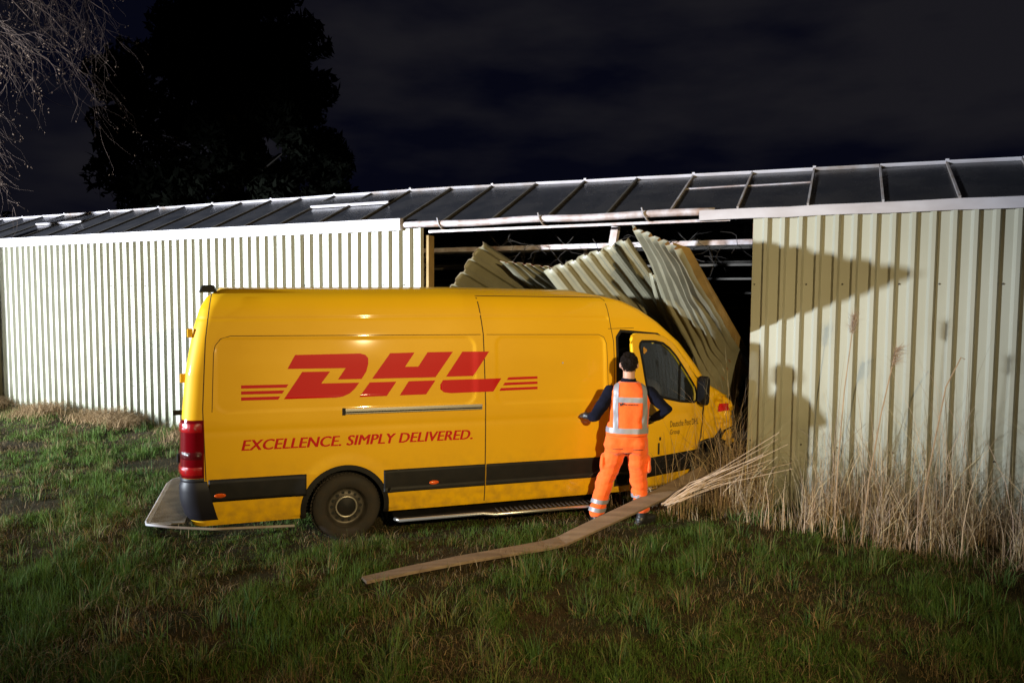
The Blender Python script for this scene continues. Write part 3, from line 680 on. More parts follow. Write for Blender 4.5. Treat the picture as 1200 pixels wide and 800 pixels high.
# cab inside, seat, wheel
cab = MB(); cp = [(3.1, .45), (4.42, .45), (4.36, 1.30), (4.22, 1.58), (3.95, 1.95), (3.70, 2.18), (3.42, 2.33), (3.1, 2.40)]
cab.grid([[(t, .12 + (.10 * (z - 1.4) if z > 1.4 else 0), z) for t, z in cp], [(t, 1.85, z) for t, z in cp]], wrap=True); cab.add([(t, 1.85, z) for t, z in cp], [tuple(range(len(cp)))])
cab.build('cab_lining', 'dark_inside', van)
for nm_, c_, d_ in (('seat', (3.55, .55, .95), (.5, .5, .16)), ('backrest', (3.30, .55, 1.35), (.14, .5, .75)), ('headrest', (3.22, .55, 1.82), (.10, .28, .2))):
    bevel(MB().box(c_, d_, Euler((0, rad(-10 if nm_ != 'seat' else 0), 0)).to_matrix()).build(nm_, 'seat_cloth', van), 0.05, 3)
ab = MB(); lt_ = [[(4.0 + .12 * math.sin(a) * math.cos(b), .62 + .24 * math.sin(a) * math.sin(b), 1.42 + .16 * math.cos(a)) for b in [2 * math.pi * j / 16 for j in range(16)]] for a in [math.pi * i / 10 for i in range(11)]]
ab.grid(lt_, wrap=True); ab.build('airbag', 'airbag', van, True)
ds = MB(); ds.prism([(4.1, .9), (4.05, 1.22), (4.15, 1.34), (4.36, 1.30), (4.40, .9)], 1.7, 'y', .15); bevel(ds.build('dashboard', 'plastic_black', van), .03)
# door seal
decal('door_seal', ribbon(DOOR_OPEN + DOOR_OPEN[:1], 0.032), 'plastic_black', van, 0.003)
# windscreen and grille on the front
scr = MB(); sel = [j for j in range(NZ) if 1.58 < near[-1][j][2] < 2.44]
def front_row(j, o_=0.006):
    r = across(near[-1][j], 0, bulge=0.12); return [(t + o_, y, z + o_) for t, y, z in r[1:-1]]
scr.grid([front_row(j) for j in sel]).build('windscreen', 'window_glass', van, True)
gr = MB(); sel = [j for j in range(NZ) if .55 < near[-1][j][2] < 1.05]; gr.grid([[(t + .008, y, z) for t, y, z in across(near[-1][j], 0, bulge=.10)[4:-4]] for j in sel]).build('grille', 'plastic_black', van, True)
# crushed near front corner: headlamp, red badge remains, torn wing edge
hl = MB(); hl.grid([[(4.86 + .20 * s, side(4.86 + .2 * s, z) - .012 - .03 * math.sin(s * 3.1) * math.sin((z - .98) / .26 * 3.1), z) for s in np.linspace(0, 1, 8)] for z in np.linspace(.98, 1.2, 8)])
hl.build('headlamp', 'lamp_clear', van, True)
decal('badge', [[(4.66, 1.20), (4.84, 1.23), (4.86, 1.31), (4.70, 1.30)]], RED, van, 0.012)
for k_ in range(7):
    a = Vector((4.72 + .05 * k_, -.02 + .03 * (k_ % 2), .98 - .06 * k_ + .05 * (k_ % 3))); MB().add([a, a + Vector((.16, .02, .05)), a + Vector((.14, .10, -.12)), a + Vector((-.02, .05, -.10))], [(0, 1, 2, 3)]).build('bumper_shard', 'plastic_black', van)
# front wing stripe rising over the arch
decal('rub_strip', [[(4.44, .74), (4.52, .70), (4.72, .90), (4.70, 1.0)]], 'plastic_black', van, .014)

mat('emblem_gold', (0.42, 0.20, 0.02), 0.5)
# front door, hinged at its leading edge and pushed ajar
TH = 4.42; yh = side(4.40, 1.2)
door = empty('front_door', (TH, 0.0, 0), (0, 0, rad(14.5)), van)
def dside(t, z):      # door skin in its own frame (t measured from the hinge)
    T = t + TH; y = float(np.interp(z, _zz, _yy)) + 0.010 * math.exp(-((z - 1.22) / 0.035) ** 2)
    return y + (0.10 * ((T - 4.3)) ** 2 if T > 4.3 else 0)
def dl(poly): return [(a - TH, b) for a, b in poly]
outer = dl([(3.225, .37), (3.22, 2.14), (3.245, 2.20), (3.29, 2.222), (3.60, 2.205), (3.74, 2.18), (3.86, 2.12), (3.96, 2.04), (4.15, 1.83), (4.30, 1.64), (4.385, 1.50), (4.41, 1.35), (4.395, 1.1), (4.37, .9), (4.28, .62), (4.12, .41), (4.05, .37)])
win = dl([(3.335, 2.06), (3.345, 2.10), (3.38, 2.125), (3.58, 2.12), (3.72, 2.095), (3.83, 2.03), (3.93, 1.94), (4.10, 1.74), (4.26, 1.54), (4.285, 1.46), (4.28, 1.375), (4.24, 1.355), (4.0, 1.38), (3.76, 1.43), (3.60, 1.475), (3.47, 1.54), (3.43, 1.59), (3.415, 1.65)])
dp = decal('door_panel', [outer], 'van_yellow', door, 0.004, dside, holes=[win], thick=0.045)
decal('window_pane', [win], 'window_glass', door, -0.012, dside)
decal('window_seal', ribbon(win + win[:1], 0.030), 'plastic_black', door, 0.006, dside)
decal('window_pillar', [dl([(3.97, 1.40), (4.0, 1.395), (4.03, 1.84), (4.0, 1.88)])], 'plastic_black', door, -0.004, dside)
decal('rub_strip', [dl([(3.24, .50), (4.20, .52), (4.33, .755), (3.24, .73)])], 'plastic_black', door, 0.018, dside, thick=0.014)
lettering('lettering', 'Deutsche Post DHL', -0.60, -0.10, 1.075, 1.15, 'print_black', door, 0.008, fn=dside)
lettering('lettering', 'Group', -0.60, -0.43, 0.965, 1.045, 'print_black', door, 0.008, fn=dside)
decal('letter_mark', [dl([(3.62, .76), (3.65, .76), (3.65, .90), (3.62, .90)])], 'print_black', door, 0.008, dside)
decal('letter_mark', [dl([(3.64, .93), (3.67, .93), (3.67, .97), (3.64, .97)])], 'print_black', door, 0.008, dside)
decal('emblem', [dl([(3.425 + (.030 + .008 * math.cos(3 * q)) * math.cos(q), 2.015 + (.036 + .008 * math.cos(3 * q)) * math.sin(q)) for q in np.linspace(0, 6.0, 20)])], 'emblem_gold', door, -0.006, dside)
mh = MB().prism([(-.155, 1.33), (-.085, 1.32), (-.06, 1.36), (-.055, 1.64), (-.08, 1.685), (-.13, 1.68), (-.155, 1.62)], .14, 'y', -.15); mo = bevel(mh.build('mirror_housing', 'plastic_black', door), .025, 3)
MB().box((-.07, -.005, 1.42), (.06, .06, .06)).build('mirror_arm', 'plastic_black', door)
hd = MB().tube([(-1.13, dside(-1.13, 1.17) - .002, 1.17), (-1.11, dside(-1.1, 1.17) - .045, 1.17), (-.97, dside(-1, 1.17) - .045, 1.165), (-.95, dside(-.95, 1.17) - .002, 1.165)], .014, 6); hd.build('handle', 'plastic_black', door, True)
# ------------------------------------------------------------------ person at the van door, seen from behind
PX, PY = 1.335, 7.93
PZ = 0.0
def remeshed(mb, voxel=0.012, it=4, disp=None):
    me = mb.mesh('tmp'); ob = bpy.data.objects.new('tmp', me); COL.objects.link(ob)
    r = ob.modifiers.new('r', 'REMESH'); r.mode = 'VOXEL'; r.voxel_size = voxel; r.use_smooth_shade = True
    s = ob.modifiers.new('s', 'SMOOTH'); s.iterations = it; s.factor = 0.5
    dg = bpy.context.evaluated_depsgraph_get(); dg.update(); me2 = bpy.data.meshes.new_from_object(ob.evaluated_get(dg))
    bpy.data.objects.remove(ob); bpy.data.meshes.remove(me)
    if disp:
        n = len(me2.vertices); co = np.empty(n * 3, np.float32); no = np.empty(n * 3, np.float32)
        me2.vertices.foreach_get('co', co); me2.vertices.foreach_get('normal', no); co = co.reshape(-1, 3); no = no.reshape(-1, 3)
        d = np.array([disp(*p) for p in co]); me2.vertices.foreach_set('co', (co + no * d[:, None]).ravel()); me2.update()
    me2.materials.clear(); return me2
def closed(mb, rings, n=20, pw=1.0):
    """closed tube through elliptical rings (x, y, z, rx, ry) stacked in z"""
    P = []
    for x, y, z, rx, ry in rings:
        row = []
        for j in range(n):
            a = 2 * math.pi * j / n; c, s = math.cos(a), math.sin(a)
            row.append((x + rx * math.copysign(abs(c) ** pw, c), y + ry * math.copysign(abs(s) ** pw, s), z))
        P.append(row)
    mb.grid(P, 0, True); k = len(mb.v); mb.f.append(tuple(range(k - n, k))); mb.f.append(tuple(reversed(range(k - n * len(P), k - n * (len(P) - 1))))); mb.mi += [0, 0]
def limb(mb, pts, r, n=14):
    pts = [Vector(p) for p in pts]; mb.tube(pts, r, n)
    for p, q in ((pts[0], r[0]), (pts[-1], r[-1])): ball(mb, p, (q, q, q))
def ball(mb, c, r, n=14, m_=9, rot=None):
    P = []
    for i in range(m_ + 1):
        a = math.pi * (0.02 + 0.96 * i / m_); row = []
        for j in range(n):
            b = 2 * math.pi * j / n; v = Vector((r[0] * math.sin(a) * math.cos(b), r[1] * math.sin(a) * math.sin(b), r[2] * math.cos(a)))
            if rot is not None: v = rot @ v
            row.append(v + Vector(c))
        P.append(row)
    mb.grid(P, 0, True); k = len(mb.v); mb.f.append(tuple(range(k - n, k))); mb.f.append(tuple(reversed(range(k - n * (m_ + 1), k - n * m_)))); mb.mi += [0, 0]
HIPL, KNL, ANL = (-.125, 0, .90), (-.235, .05, .50), (-.335, .0, .13)
HIPR, KNR, ANR = (.105, 0, .90), (.125, .06, .50), (.17, .02, .13)
SHL, ELL, WRL = (-.195, .0, 1.53), (-.375, -.10, 1.25), (-.415, .075, 1.215)
SHR, ELR, WRR = (.215, .0, 1.53), (.415, -.06, 1.34), (.285, .13, 1.205)
TORSO = [(-.015, 0, .84, .20, .12), (-.02, 0, .95, .23, .135), (-.01, 0, 1.08, .20, .125), (0, 0, 1.2, .19, .12), (.005, 0, 1.35, .20, .125), (.01, 0, 1.48, .215, .12), (.01, .0, 1.565, .18, .10), (.005, .005, 1.62, .10, .08), (0, .01, 1.66, .068, .066), (0, .02, 1.78, .064, .066)]
def hand(mb, wrist, d, up, side_, curl, s=1.0):
    """palm with four fingers of unequal length and a thumb leaving its side"""
    w = Vector(wrist); d = Vector(d).normalized(); up = Vector(up); up = (up - d * up.dot(d)).normalized(); sd = d.cross(up) * side_
    mb.tube([w, w + d * .03, w + d * .075 * s, w + d * .095 * s], [.027, .036, .042, .036], 10, flat=1.0)
    for i, (o_, L_) in enumerate(((-.033, .068), (-.011, .078), (.012, .074), (.033, .058))):
        p = w + d * .085 * s + sd * o_; q = p + d * L_ * .45 - up * curl * .012; r_ = q + d * L_ * .35 * (1 - curl * .5) - up * curl * .028; t_ = r_ + d * L_ * .25 * (1 - curl) - up * curl * .03
        mb.tube([p - d * .02, p, q, r_, t_], [.0115, .0115, .0105, .0095, .007], 8)
    p = w + d * .03 - sd * .03; mb.tube([p, p - sd * .03 + d * .025, p - sd * .036 + d * .055 - up * .01, p - sd * .03 + d * .078 - up * .018], [.015, .013, .011, .008], 8)
bd = MB()
closed(bd, TORSO)
ball(bd, (0, .035, 1.845), (.086, .104, .124)); ball(bd, (0, .065, 1.79), (.066, .078, .078))          # skull, jaw
ball(bd, (0, .13, 1.83), (.012, .02, .022)); ball(bd, (0, .115, 1.78), (.026, .02, .012))              # nose, mouth
for s in (-1, 1):
    ball(bd, (s * .092, .03, 1.83), (.016, .024, .036)); ball(bd, (s * .032, .117, 1.85), (.016, .012, .012))
for a, k_, b2, c in ((HIPL, KNL, ANL, -1), (HIPR, KNR, ANR, 1)): limb(bd, [a, k_, b2], [.10, .065, .045])
for a, e, w_ in ((SHL, ELL, WRL), (SHR, ELR, WRR)): limb(bd, [a, e, w_], [.06, .046, .028])
pm = remeshed(bd, 0.009, 3)
person = link('person', pm, ['skin', 'boot'], None, True)
for p_ in pm.polygons:
    c_ = p_.center
    if any((c_ - (Vector(w_) + Vector(d_).normalized() * .1)).length < .125 for w_, d_ in ((WRL, (-.25, .9, .12)), (WRR, (-.55, .7, -.1)))): p_.material_index = 1
person.scale = (1.03, 1.03, 1.0); person.location = (PX, PY, PZ); person.rotation_euler = (0, 0, rad(-7))
tag(person, 'person with dark hair in orange hi-vis vest and trousers standing at the van door', 'person')
def garment(name, me, m_): return link(name, me, m_, person, True)
# gloves
for nm, w_, d, up, sd, cu in (('glove', WRL, (-.72, .62, .10), (-.3, -.3, .9), -1, .2), ('glove', WRR, (-.55, .7, -.1), (.4, .3, .8), 1, .8)):
    g_ = MB(); hand(g_, w_, d, up, sd, cu)
    g2 = remeshed(g_, 0.006, 2, lambda x, y, z: 0.0035); garment(nm, g2, 'boot')
    # cuff
# jumper: sleeves, collar
jp = MB(); closed(jp, [(x, y, z, rx + .010, ry + .012) for x, y, z, rx, ry in TORSO[2:8]] + [(0, .008, 1.655, .082, .078), (0, .012, 1.69, .078, .076)])
for a, e, w_ in ((SHL, ELL, WRL), (SHR, ELR, WRR)):
    a, e, w_ = Vector(a), Vector(e), Vector(w_)
    limb(jp, [a, a.lerp(e, .5) + Vector((0, -.012, 0)), e, e.lerp(w_, .5), e.lerp(w_, .97)], [.080, .070, .064, .056, .042])
def wr(a, f): return lambda x, y, z: a * mnoise.fractal(Vector((x * f, y * f, z * f * 1.8)), 1.0, 2.0, 3)
garment('jumper', remeshed(jp, 0.011, 4, wr(.010, 7)), 'navy_cloth')
# trousers
tr = MB(); closed(tr, [(-.015, 0, .85, .225, .145), (-.02, -.006, .93, .250, .158), (-.015, 0, 1.0, .235, .150), (-.01, 0, 1.10, .212, .138)])
for a, k_, b2 in ((HIPL, KNL, ANL), (HIPR, KNR, ANR)):
    a, k_, b2 = Vector(a), Vector(k_), Vector(b2) + Vector((0, 0, .0 if a[0] < 0 else .07))
    limb(tr, [a + Vector((0, 0, -.02)), a.lerp(k_, .4), k_, k_.lerp(b2, .5), b2 + Vector((0, 0, .0))], [.124, .115, .098, .092, .088])
for s, x in ((-1, -.125), (1, .095)): ball(tr, (x, -.085, .93), (.105, .075, .115))
ball(tr, (-.275, .0, .72), (.03, .08, .10)); ball(tr, (.235, .01, .70), (.025, .08, .10))                # leg pockets
def trw(x, y, z):
    k_ = 0.010 * mnoise.fractal(Vector((x * 6, y * 6, z * 14)), 1.0, 2.0, 3)
    low = 1.0 if z < .62 else .4
    return k_ + 0.012 * low * math.sin((z + 0.35 * x + .1 * mnoise.noise(Vector((x * 5, y * 5, z * 6)))) * 38) * max(0, mnoise.noise(Vector((x * 4 + 3, y * 4, z * 4))) + .25)
tm = remeshed(tr, 0.011, 4, trw); to = garment('trousers', tm, 'hivis_orange'); tm.materials.append(MATS['reflective'])
def ring_band(path_a, path_b, z0, z1, r, parent, name='reflective_band', m_='reflective'):
    a, b2 = Vector(path_a), Vector(path_b); P = []
    for i in range(4):
        z = z0 + (z1 - z0) * i / 3; s = (z - a.z) / (b2.z - a.z); c = a.lerp(b2, s)
        P.append([(c.x + (r + .004 * math.sin(5 * j)) * math.cos(2 * math.pi * j / 24), c.y + (r + .004 * math.cos(7 * j)) * math.sin(2 * math.pi * j / 24), z + .006 * math.sin(j * .52)) for j in range(24)])
    return MB().grid(P, 0, True).build(name, m_, parent, True)
for a, b2 in ((KNL, ANL), (KNR, ANR)):
    up_ = 0 if a[0] < 0 else .07
    ring_band(a, b2, .145 + up_, .19 + up_, .098, to); ring_band(a, b2, .24 + up_, .285 + up_, .100, to)
for x0, x1 in ((-.17, -.06), (.05, .16)):
    q = MB().grid([[(x0 + (x1 - x0) * i / 6, -.172 + .012 * (i - 3) ** 2 / 9 - .004, z) for i in range(7)] for z in (.90, .905)]); q.build('pocket_seam', 'print_black', to)
# vest
VR = [(-.012, 0, 1.045, .232, .168), (-.01, 0, 1.10, .228, .163), (0, 0, 1.2, .218, .150), (.005, 0, 1.35, .224, .150), (.01, 0, 1.48, .226, .145), (.01, 0, 1.545, .212, .132), (.008, .0, 1.592, .18, .118), (.006, .004, 1.63, .13, .105), (.003, .006, 1.652, .098, .095)]
def vest_pt(th, z, off=0.0):
    zs = [r_[2] for r_ in VR]; x, y, rx, ry = (float(np.interp(z, zs, [r_[i] for r_ in VR])) for i in (0, 1, 3, 4))
    c, s = math.cos(th), math.sin(th); pw = .82
    w_ = 0.009 * mnoise.fractal(Vector((3 * c + 2, 3 * s, z * 5)), 1.0, 2.0, 3) * (1 if z < 1.55 else .4) + 0.005 * math.sin(z * 42 + 6 * c)* max(0, mnoise.noise(Vector((c * 2, s * 2, z * 3))))
    return (x + (rx + off + w_) * math.copysign(abs(c) ** pw, c), y + (ry + off + w_) * math.copysign(abs(s) ** pw, s), z)
vz = np.linspace(1.045, 1.652, 44)
vest = MB().grid([[vest_pt(2 * math.pi * j / 64, z) for j in range(64)] for z in vz], 0, True).build('vest', 'hivis_orange', person, True)
sd = vest.modifiers.new('thickness', 'SOLIDIFY'); sd.thickness = .006; sd.offset = -1
def th_of(x, z):
    zs = [r_[2] for r_ in VR]; cx = float(np.interp(z, zs, [r_[0] for r_ in VR])); rx = float(np.interp(z, zs, [r_[3] for r_ in VR]))
    q = max(-1, min(1, (x - cx) / rx)); c = math.copysign(abs(q) ** (1 / .82), q); return -math.acos(max(-1, min(1, c)))
MB().grid([[vest_pt(2 * math.pi * j / 64, z, .005) for j in range(64)] for z in np.linspace(1.075, 1.135, 6)], 0, True).build('reflective_band', 'reflective', vest, True)
MB().grid([[vest_pt(th_of(-.17 + .36 * j / 24, z), z, .005) for j in range(25)] for z in np.linspace(1.425, 1.485, 6)]).build('reflective_band', 'reflective', vest, True)
for xa, xb in ((-.165, -.112), (.142, .195)):
    MB().grid([[vest_pt(th_of((xa + (xb - xa) * j / 6) * (1.0 if z < 1.56 else 1 - (z - 1.56) * 1.5), z), z, .0065) for j in range(7)] for z in np.linspace(1.13, 1.635, 36)]).build('reflective_band', 'reflective', vest, True)
def patch(x0, x1, z0, z1, nm): MB().grid([[vest_pt(th_of(x0 + (x1 - x0) * j / 6, z), z, .0085) for j in range(7)] for z in np.linspace(z0, z1, 4)]).build(nm, 'print_black', vest)
MB().grid([[vest_pt(th_of(-.10 + (a) * .045, 1.405 + b2 * .022), 1.405 + b2 * .022, .0085) for a, b2 in r_] for r_ in ([(0, 1), (.45, .2)], [(.2, -1), (.55, -.6)], [(.5, -.2), (1, .1)], [(.6, .9), (1.1, .6)])]).build('print_mark', 'print_black', vest)
for i in range(9): patch(-.045 + i * .016, -.045 + i * .016 + .010, 1.396, 1.408 + .005 * (i % 3 == 0), 'print_mark')
# hair
hr = MB(); ball(hr, (0, .030, 1.853), (.0895, .1075, .1225), 30, 22)
hm = hr.mesh('hair'); bm = bmesh.new(); bm.from_mesh(hm)
def bald(p):
    return (p.y > .06 and p.z < 1.90) or p.z < 1.765 + .25 * abs(p.x) or (abs(p.x) > .070 and p.z < 1.855 and p.y > -.012)
bmesh.ops.delete(bm, geom=[v for v in bm.verts if bald(v.co)], context='VERTS')
bm.to_mesh(hm); bm.free(); ho = garment('hair', hm, 'hair')
tf = MB(); rg = random.Random(9); cc = Vector((0, .030, 1.853))
for i in range(3600):
    v = Vector((rg.gauss(0, 1), rg.gauss(0, 1), rg.gauss(0, 1))).normalized(); p = cc + Vector((v.x * .0895, v.y * .1075, v.z * .1225))
    if bald(p + Vector((0, 0, rg.uniform(-.008, .012)))): continue
    tang = (Vector((rg.gauss(0, .35), rg.gauss(0, .35), -1)) - v * Vector((0, 0, -1)).dot(v)).normalized() if v.z < .75 else Vector((rg.gauss(0, 1), 1 + rg.gauss(0, .6), 0)).normalized()
    L_ = rg.uniform(.012, .028) * (1.0 if p.z > 1.82 else .6); tf.tube([p - v * .002, p + (tang * .6 + v * .45) * L_ * .6, p + (tang + v * .28) * L_], [.0022, .0019, .0006], 3, cap=False)
o = tf.build('hair_strands', 'hair', ho, fix=False); o['kind'] = 'stuff'
# boots
for an, dr in ((ANL, (-.25, .97, 0)), (ANR, (.75, .66, 0))):
    b_ = MB(); a = Vector(an); d = Vector(dr).normalized(); a = Vector((a.x, a.y, 0))
    limb(b_, [a + Vector((0, 0, .22)), a + Vector((0, 0, .08))], [.062, .06]); ball(b_, a - d * .02 + Vector((0, 0, .055)), (.058, .058, .055))
    b_.tube([a - d * .05 + Vector((0, 0, .05)), a + d * .08 + Vector((0, 0, .055)), a + d * .17 + Vector((0, 0, .045)), a + d * .215 + Vector((0, 0, .038))], [.05, .055, .05, .03], 12)
    b_.prism([tuple((a + d * x + Vector((-d.y, d.x, 0)) * y).xy) for x, y in ((-.085, -.035), (-.085, .035), (.0, .042), (.13, .052), (.20, .042), (.225, .0), (.20, -.042), (.13, -.052), (.0, -.042))], .03, 'z', 0.0)
    garment('boot', remeshed(b_, 0.007, 2), 'boot')

# ------------------------------------------------------------------ long bent board lying from the meadow up to the van's nose
path = [Vector(p) for p in ((-1.32, 6.16, .055), (-.95, 6.345, .075), (-.45, 6.60, .085), (.05, 6.85, .085), (.36, 7.0, .085), (.53, 7.095, .095), (.68, 7.20, .130), (1.0, 7.42, .20), (1.35, 7.66, .275), (1.75, 7.95, .365), (2.1, 8.22, .44), (2.38, 8.46, .50))]
pl = MB(); P = []
for i, p in enumerate(path):
    t = (path[min(i + 1, len(path) - 1)] - path[max(0, i - 1)]).normalized(); sd_ = Vector((t.y, -t.x, 0)).normalized(); s = i / (len(path) - 1)
    tilt = rad(-6 + 34 * s); wv = sd_ * math.cos(tilt) + Vector((0, 0, -1)) * math.sin(tilt); up = t.cross(wv).normalized()
    if up.z < 0: up = -up
    hw = .085; P.append([p + wv * hw, p - wv * hw, p - wv * hw - up * .028, p + wv * hw - up * .028])
pl.grid(P, 0, True); pl.f += [(0, 1, 2, 3), tuple(len(pl.v) - 4 + j for j in (3, 2, 1, 0))]; pl.mi += [0, 0]
tag(bevel(pl.build('bent_board', 'board'), .004), 'long thin brown board kinked in the middle, lying on the grass towards the van nose', 'board')
# ------------------------------------------------------------------ grass, reeds
def blades(name, X, Y, Z, H, W, col, matname, lean=0.5, segs=3, curl=0.6, az=None, stiff=None):
    """ribbon blades as one mesh: X,Y,Z roots, H lengths, W widths, col (n,3)"""
    n = len(X); az = RNG.uniform(0, 2 * np.pi, n) if az is None else az; face = RNG.uniform(0, 2 * np.pi, n)
    ln = RNG.uniform(0, 1, n) ** 1.3 * lean if stiff is None else stiff
    dx, dy = np.cos(az), np.sin(az); fx, fy = np.cos(face), np.sin(face)
    V = np.zeros((n, 2 * segs + 1, 3)); Cc = np.zeros((n, 2 * segs + 1, 3))
    for k in range(segs + 1):
        s = k / segs; bend = ln * (s + curl * s * s); hz = H * s * np.cos(np.minimum(1.35, bend * .8)); hr = H * s * np.sin(np.minimum(1.35, bend * .8))
        cx, cy, cz = X + dx * hr, Y + dy * hr, Z + hz; w = W * (1 - s) ** .7 / 2 if k < segs else 0
        if k < segs:
            V[:, 2 * k] = np.c_[cx - fx * w, cy - fy * w, cz]; V[:, 2 * k + 1] = np.c_[cx + fx * w, cy + fy * w, cz]
            Cc[:, 2 * k] = Cc[:, 2 * k + 1] = col
        else: V[:, 2 * k] = np.c_[cx, cy, cz]; Cc[:, 2 * k] = col
    m_ = 2 * segs + 1; T = []
    for k in range(segs - 1):
        a = 2 * k; T += [(a, a + 1, a + 3), (a, a + 3, a + 2)]
    a = 2 * (segs - 1); T.append((a, a + 1, a + 2))
    T = np.array(T); Fq = (np.arange(n)[:, None, None] * m_ + T[None]).reshape(-1, 3)
    me = npmesh(name, V.reshape(-1, 3), Fq, Cc.reshape(-1, 3)); o = link(name, me, matname); o['kind'] = 'stuff'; return o
gzv = np.vectorize(gz); fr = np.vectorize(lambda x, y, z: fractal(x, y, z, 3))
def wd(X, Y): return (X - WALL_B.x) * WN.x + (Y - WALL_B.y) * WN.y
def wu(X, Y): return (X - WALL_B.x) * WU.x + (Y - WALL_B.y) * WU.y
def in_view(X, Y, margin=0.08):
    return (np.abs(X / np.maximum(Y, .1)) < 0.732 + margin) & (Y > 3.7)
# tuft roots on the meadow in front of the wall
N = 70000
Yt = 3.7 + (RNG.random(N) ** 1.15) * 12.5; Xt = (RNG.random(N) * 2 - 1) * 0.82 * Yt
keep = (wd(Xt, Yt) > 0.03); Xt, Yt = Xt[keep], Yt[keep]
dens = fr(Xt * 0.9, Yt * 0.9, 7.0); dens2 = fr(Xt * 3.1, Yt * 3.1, 2.0)
keep = (dens + .5 * dens2) > RNG.normal(-0.30, .20, len(Xt)); Xt, Yt, dens, dens2 = Xt[keep], Yt[keep], dens[keep], dens2[keep]
nb = 6
Xb = np.repeat(Xt, nb) + RNG.normal(0, .022, len(Xt) * nb); Yb = np.repeat(Yt, nb) + RNG.normal(0, .022, len(Xt) * nb)
Zb = np.repeat(gzv(Xt, Yt), nb) - .01
dens3 = fr(Xt * 1.9 + 5, Yt * 1.9, 3.3)
tall = np.repeat(np.clip(.55 + .8 * dens + .7 * dens2 + 1.1 * np.maximum(0, dens3 - .05) + RNG.normal(0, .2, len(Xt)), .25, 2.4), nb)
vanx = (Xb - VAN_O.x) * math.cos(VAN_YAW) + (Yb - VAN_O.y) * math.sin(VAN_YAW); vany = -(Xb - VAN_O.x) * math.sin(VAN_YAW) + (Yb - VAN_O.y) * math.cos(VAN_YAW)
nearb = (np.abs((Yb - 6.16) * .885 - (Xb + 1.3) * .466) < .14) & (Xb > -1.4) & (Xb < 2.4); tall = np.where(nearb, tall * .5, tall)
feet = (Xb - 1.25) ** 2 + (Yb - 7.85) ** 2 < .42 ** 2; tall = np.where(feet, tall * .4, tall)
under = (vanx > -1.8) & (vanx < 5.2) & (vany > -.25) & (vany < 2.1); tall = np.where(under, tall * .55, tall)
H = .115 * tall * RNG.uniform(.55, 1.25, len(Xb)); W = RNG.uniform(.004, .0075, len(Xb)) * np.clip(Yb / 8, .75, 1.6)
g1 = np.array([.080, .145, .024]); g2 = np.array([.048, .085, .014]); g3 = np.array([.130, .155, .040]); dry = np.array([.22, .150, .070])
q = RNG.random(len(Xb)); tint = np.repeat(RNG.normal(0, .22, len(Xt)), nb); mixv = np.clip(.5 + .5 * np.repeat(dens2, nb) + tint, 0, 1)[:, None]
col = g2 * (1 - mixv) + g1 * mixv; col = np.where((q < .12)[:, None], g3, col)
drymask = (np.repeat(-dens, nb) + RNG.normal(0, .22, len(Xb))) > .24; col = np.where(drymask[:, None], dry * RNG.uniform(.5, 1.1, (len(Xb), 1)), col)
col = col * RNG.uniform(.75, 1.25, (len(Xb), 1))
tag(blades('grass', Xb, Yb, Zb, H, W, col, 'grass_blade', 1.1), 'patchy green meadow grass with straw-coloured blades', 'grass')
# coarse tussocks standing above the rest
nt_ = 420; Yt2 = 3.9 + RNG.random(nt_) ** 1.1 * 10; Xt2 = (RNG.random(nt_) * 2 - 1) * .8 * Yt2; kp = wd(Xt2, Yt2) > .1
vx_ = (Xt2 - VAN_O.x) * math.cos(VAN_YAW) + (Yt2 - VAN_O.y) * math.sin(VAN_YAW); vy_ = -(Xt2 - VAN_O.x) * math.sin(VAN_YAW) + (Yt2 - VAN_O.y) * math.cos(VAN_YAW)
kp &= ~((np.abs((Yt2 - 6.18) * .885 - (Xt2 + 1.3) * .466) < .28) & (Xt2 > -1.6) & (Xt2 < 2.6)); kp &= (Xt2 - 1.25) ** 2 + (Yt2 - 7.85) ** 2 > .3; kp &= ~((vx_ > -2.1) & (vx_ < 5.3) & (vy_ > -.35) & (vy_ < 2.2)); Xt2, Yt2 = Xt2[kp], Yt2[kp]; nb2 = 34
sz = np.repeat(RNG.uniform(.5, 1.25, len(Xt2)), nb2); Xs = np.repeat(Xt2, nb2) + RNG.normal(0, .05, len(sz)) * sz; Ys = np.repeat(Yt2, nb2) + RNG.normal(0, .05, len(sz)) * sz
az = np.arctan2(Ys - np.repeat(Yt2, nb2), Xs - np.repeat(Xt2, nb2)) + RNG.normal(0, .5, len(sz)); hue = np.repeat(RNG.random(len(Xt2)), nb2)[:, None]
col = (np.array([.058, .130, .034]) * (1 - hue) + np.array([.130, .150, .042]) * hue) * RNG.uniform(.6, 1.3, (len(sz), 1)); col = np.where(RNG.random((len(sz), 1)) < .15, np.array([.26, .18, .09]), col)
tag(blades('tussocks', Xs, Ys, gzv(Xs, Ys) - .01, RNG.uniform(.12, .30, len(sz)) * sz, RNG.uniform(.006, .010, len(sz)), col, 'grass_blade', 1.3, segs=4, az=az), 'coarse taller grass tussocks standing out of the meadow', 'grass')
# short stubble between the tufts
n = 90000; Ys = 3.7 + RNG.random(n) ** 1.1 * 11; Xs = (RNG.random(n) * 2 - 1) * .8 * Ys; kp = wd(Xs, Ys) > .03; Xs, Ys = Xs[kp], Ys[kp]; n = len(Xs)
mx_ = RNG.random((n, 1)) ** .8; col = (np.array([.10, .062, .028]) * mx_ + np.array([.040, .056, .014]) * (1 - mx_)) * RNG.uniform(.5, 1.3, (n, 1))
tag(blades('stubble', Xs, Ys, gzv(Xs, Ys) - .005, RNG.uniform(.02, .075, n), RNG.uniform(.004, .008, n), col, 'grass_blade', 1.6, segs=2), 'short brownish stubble between the grass tufts', 'grass')
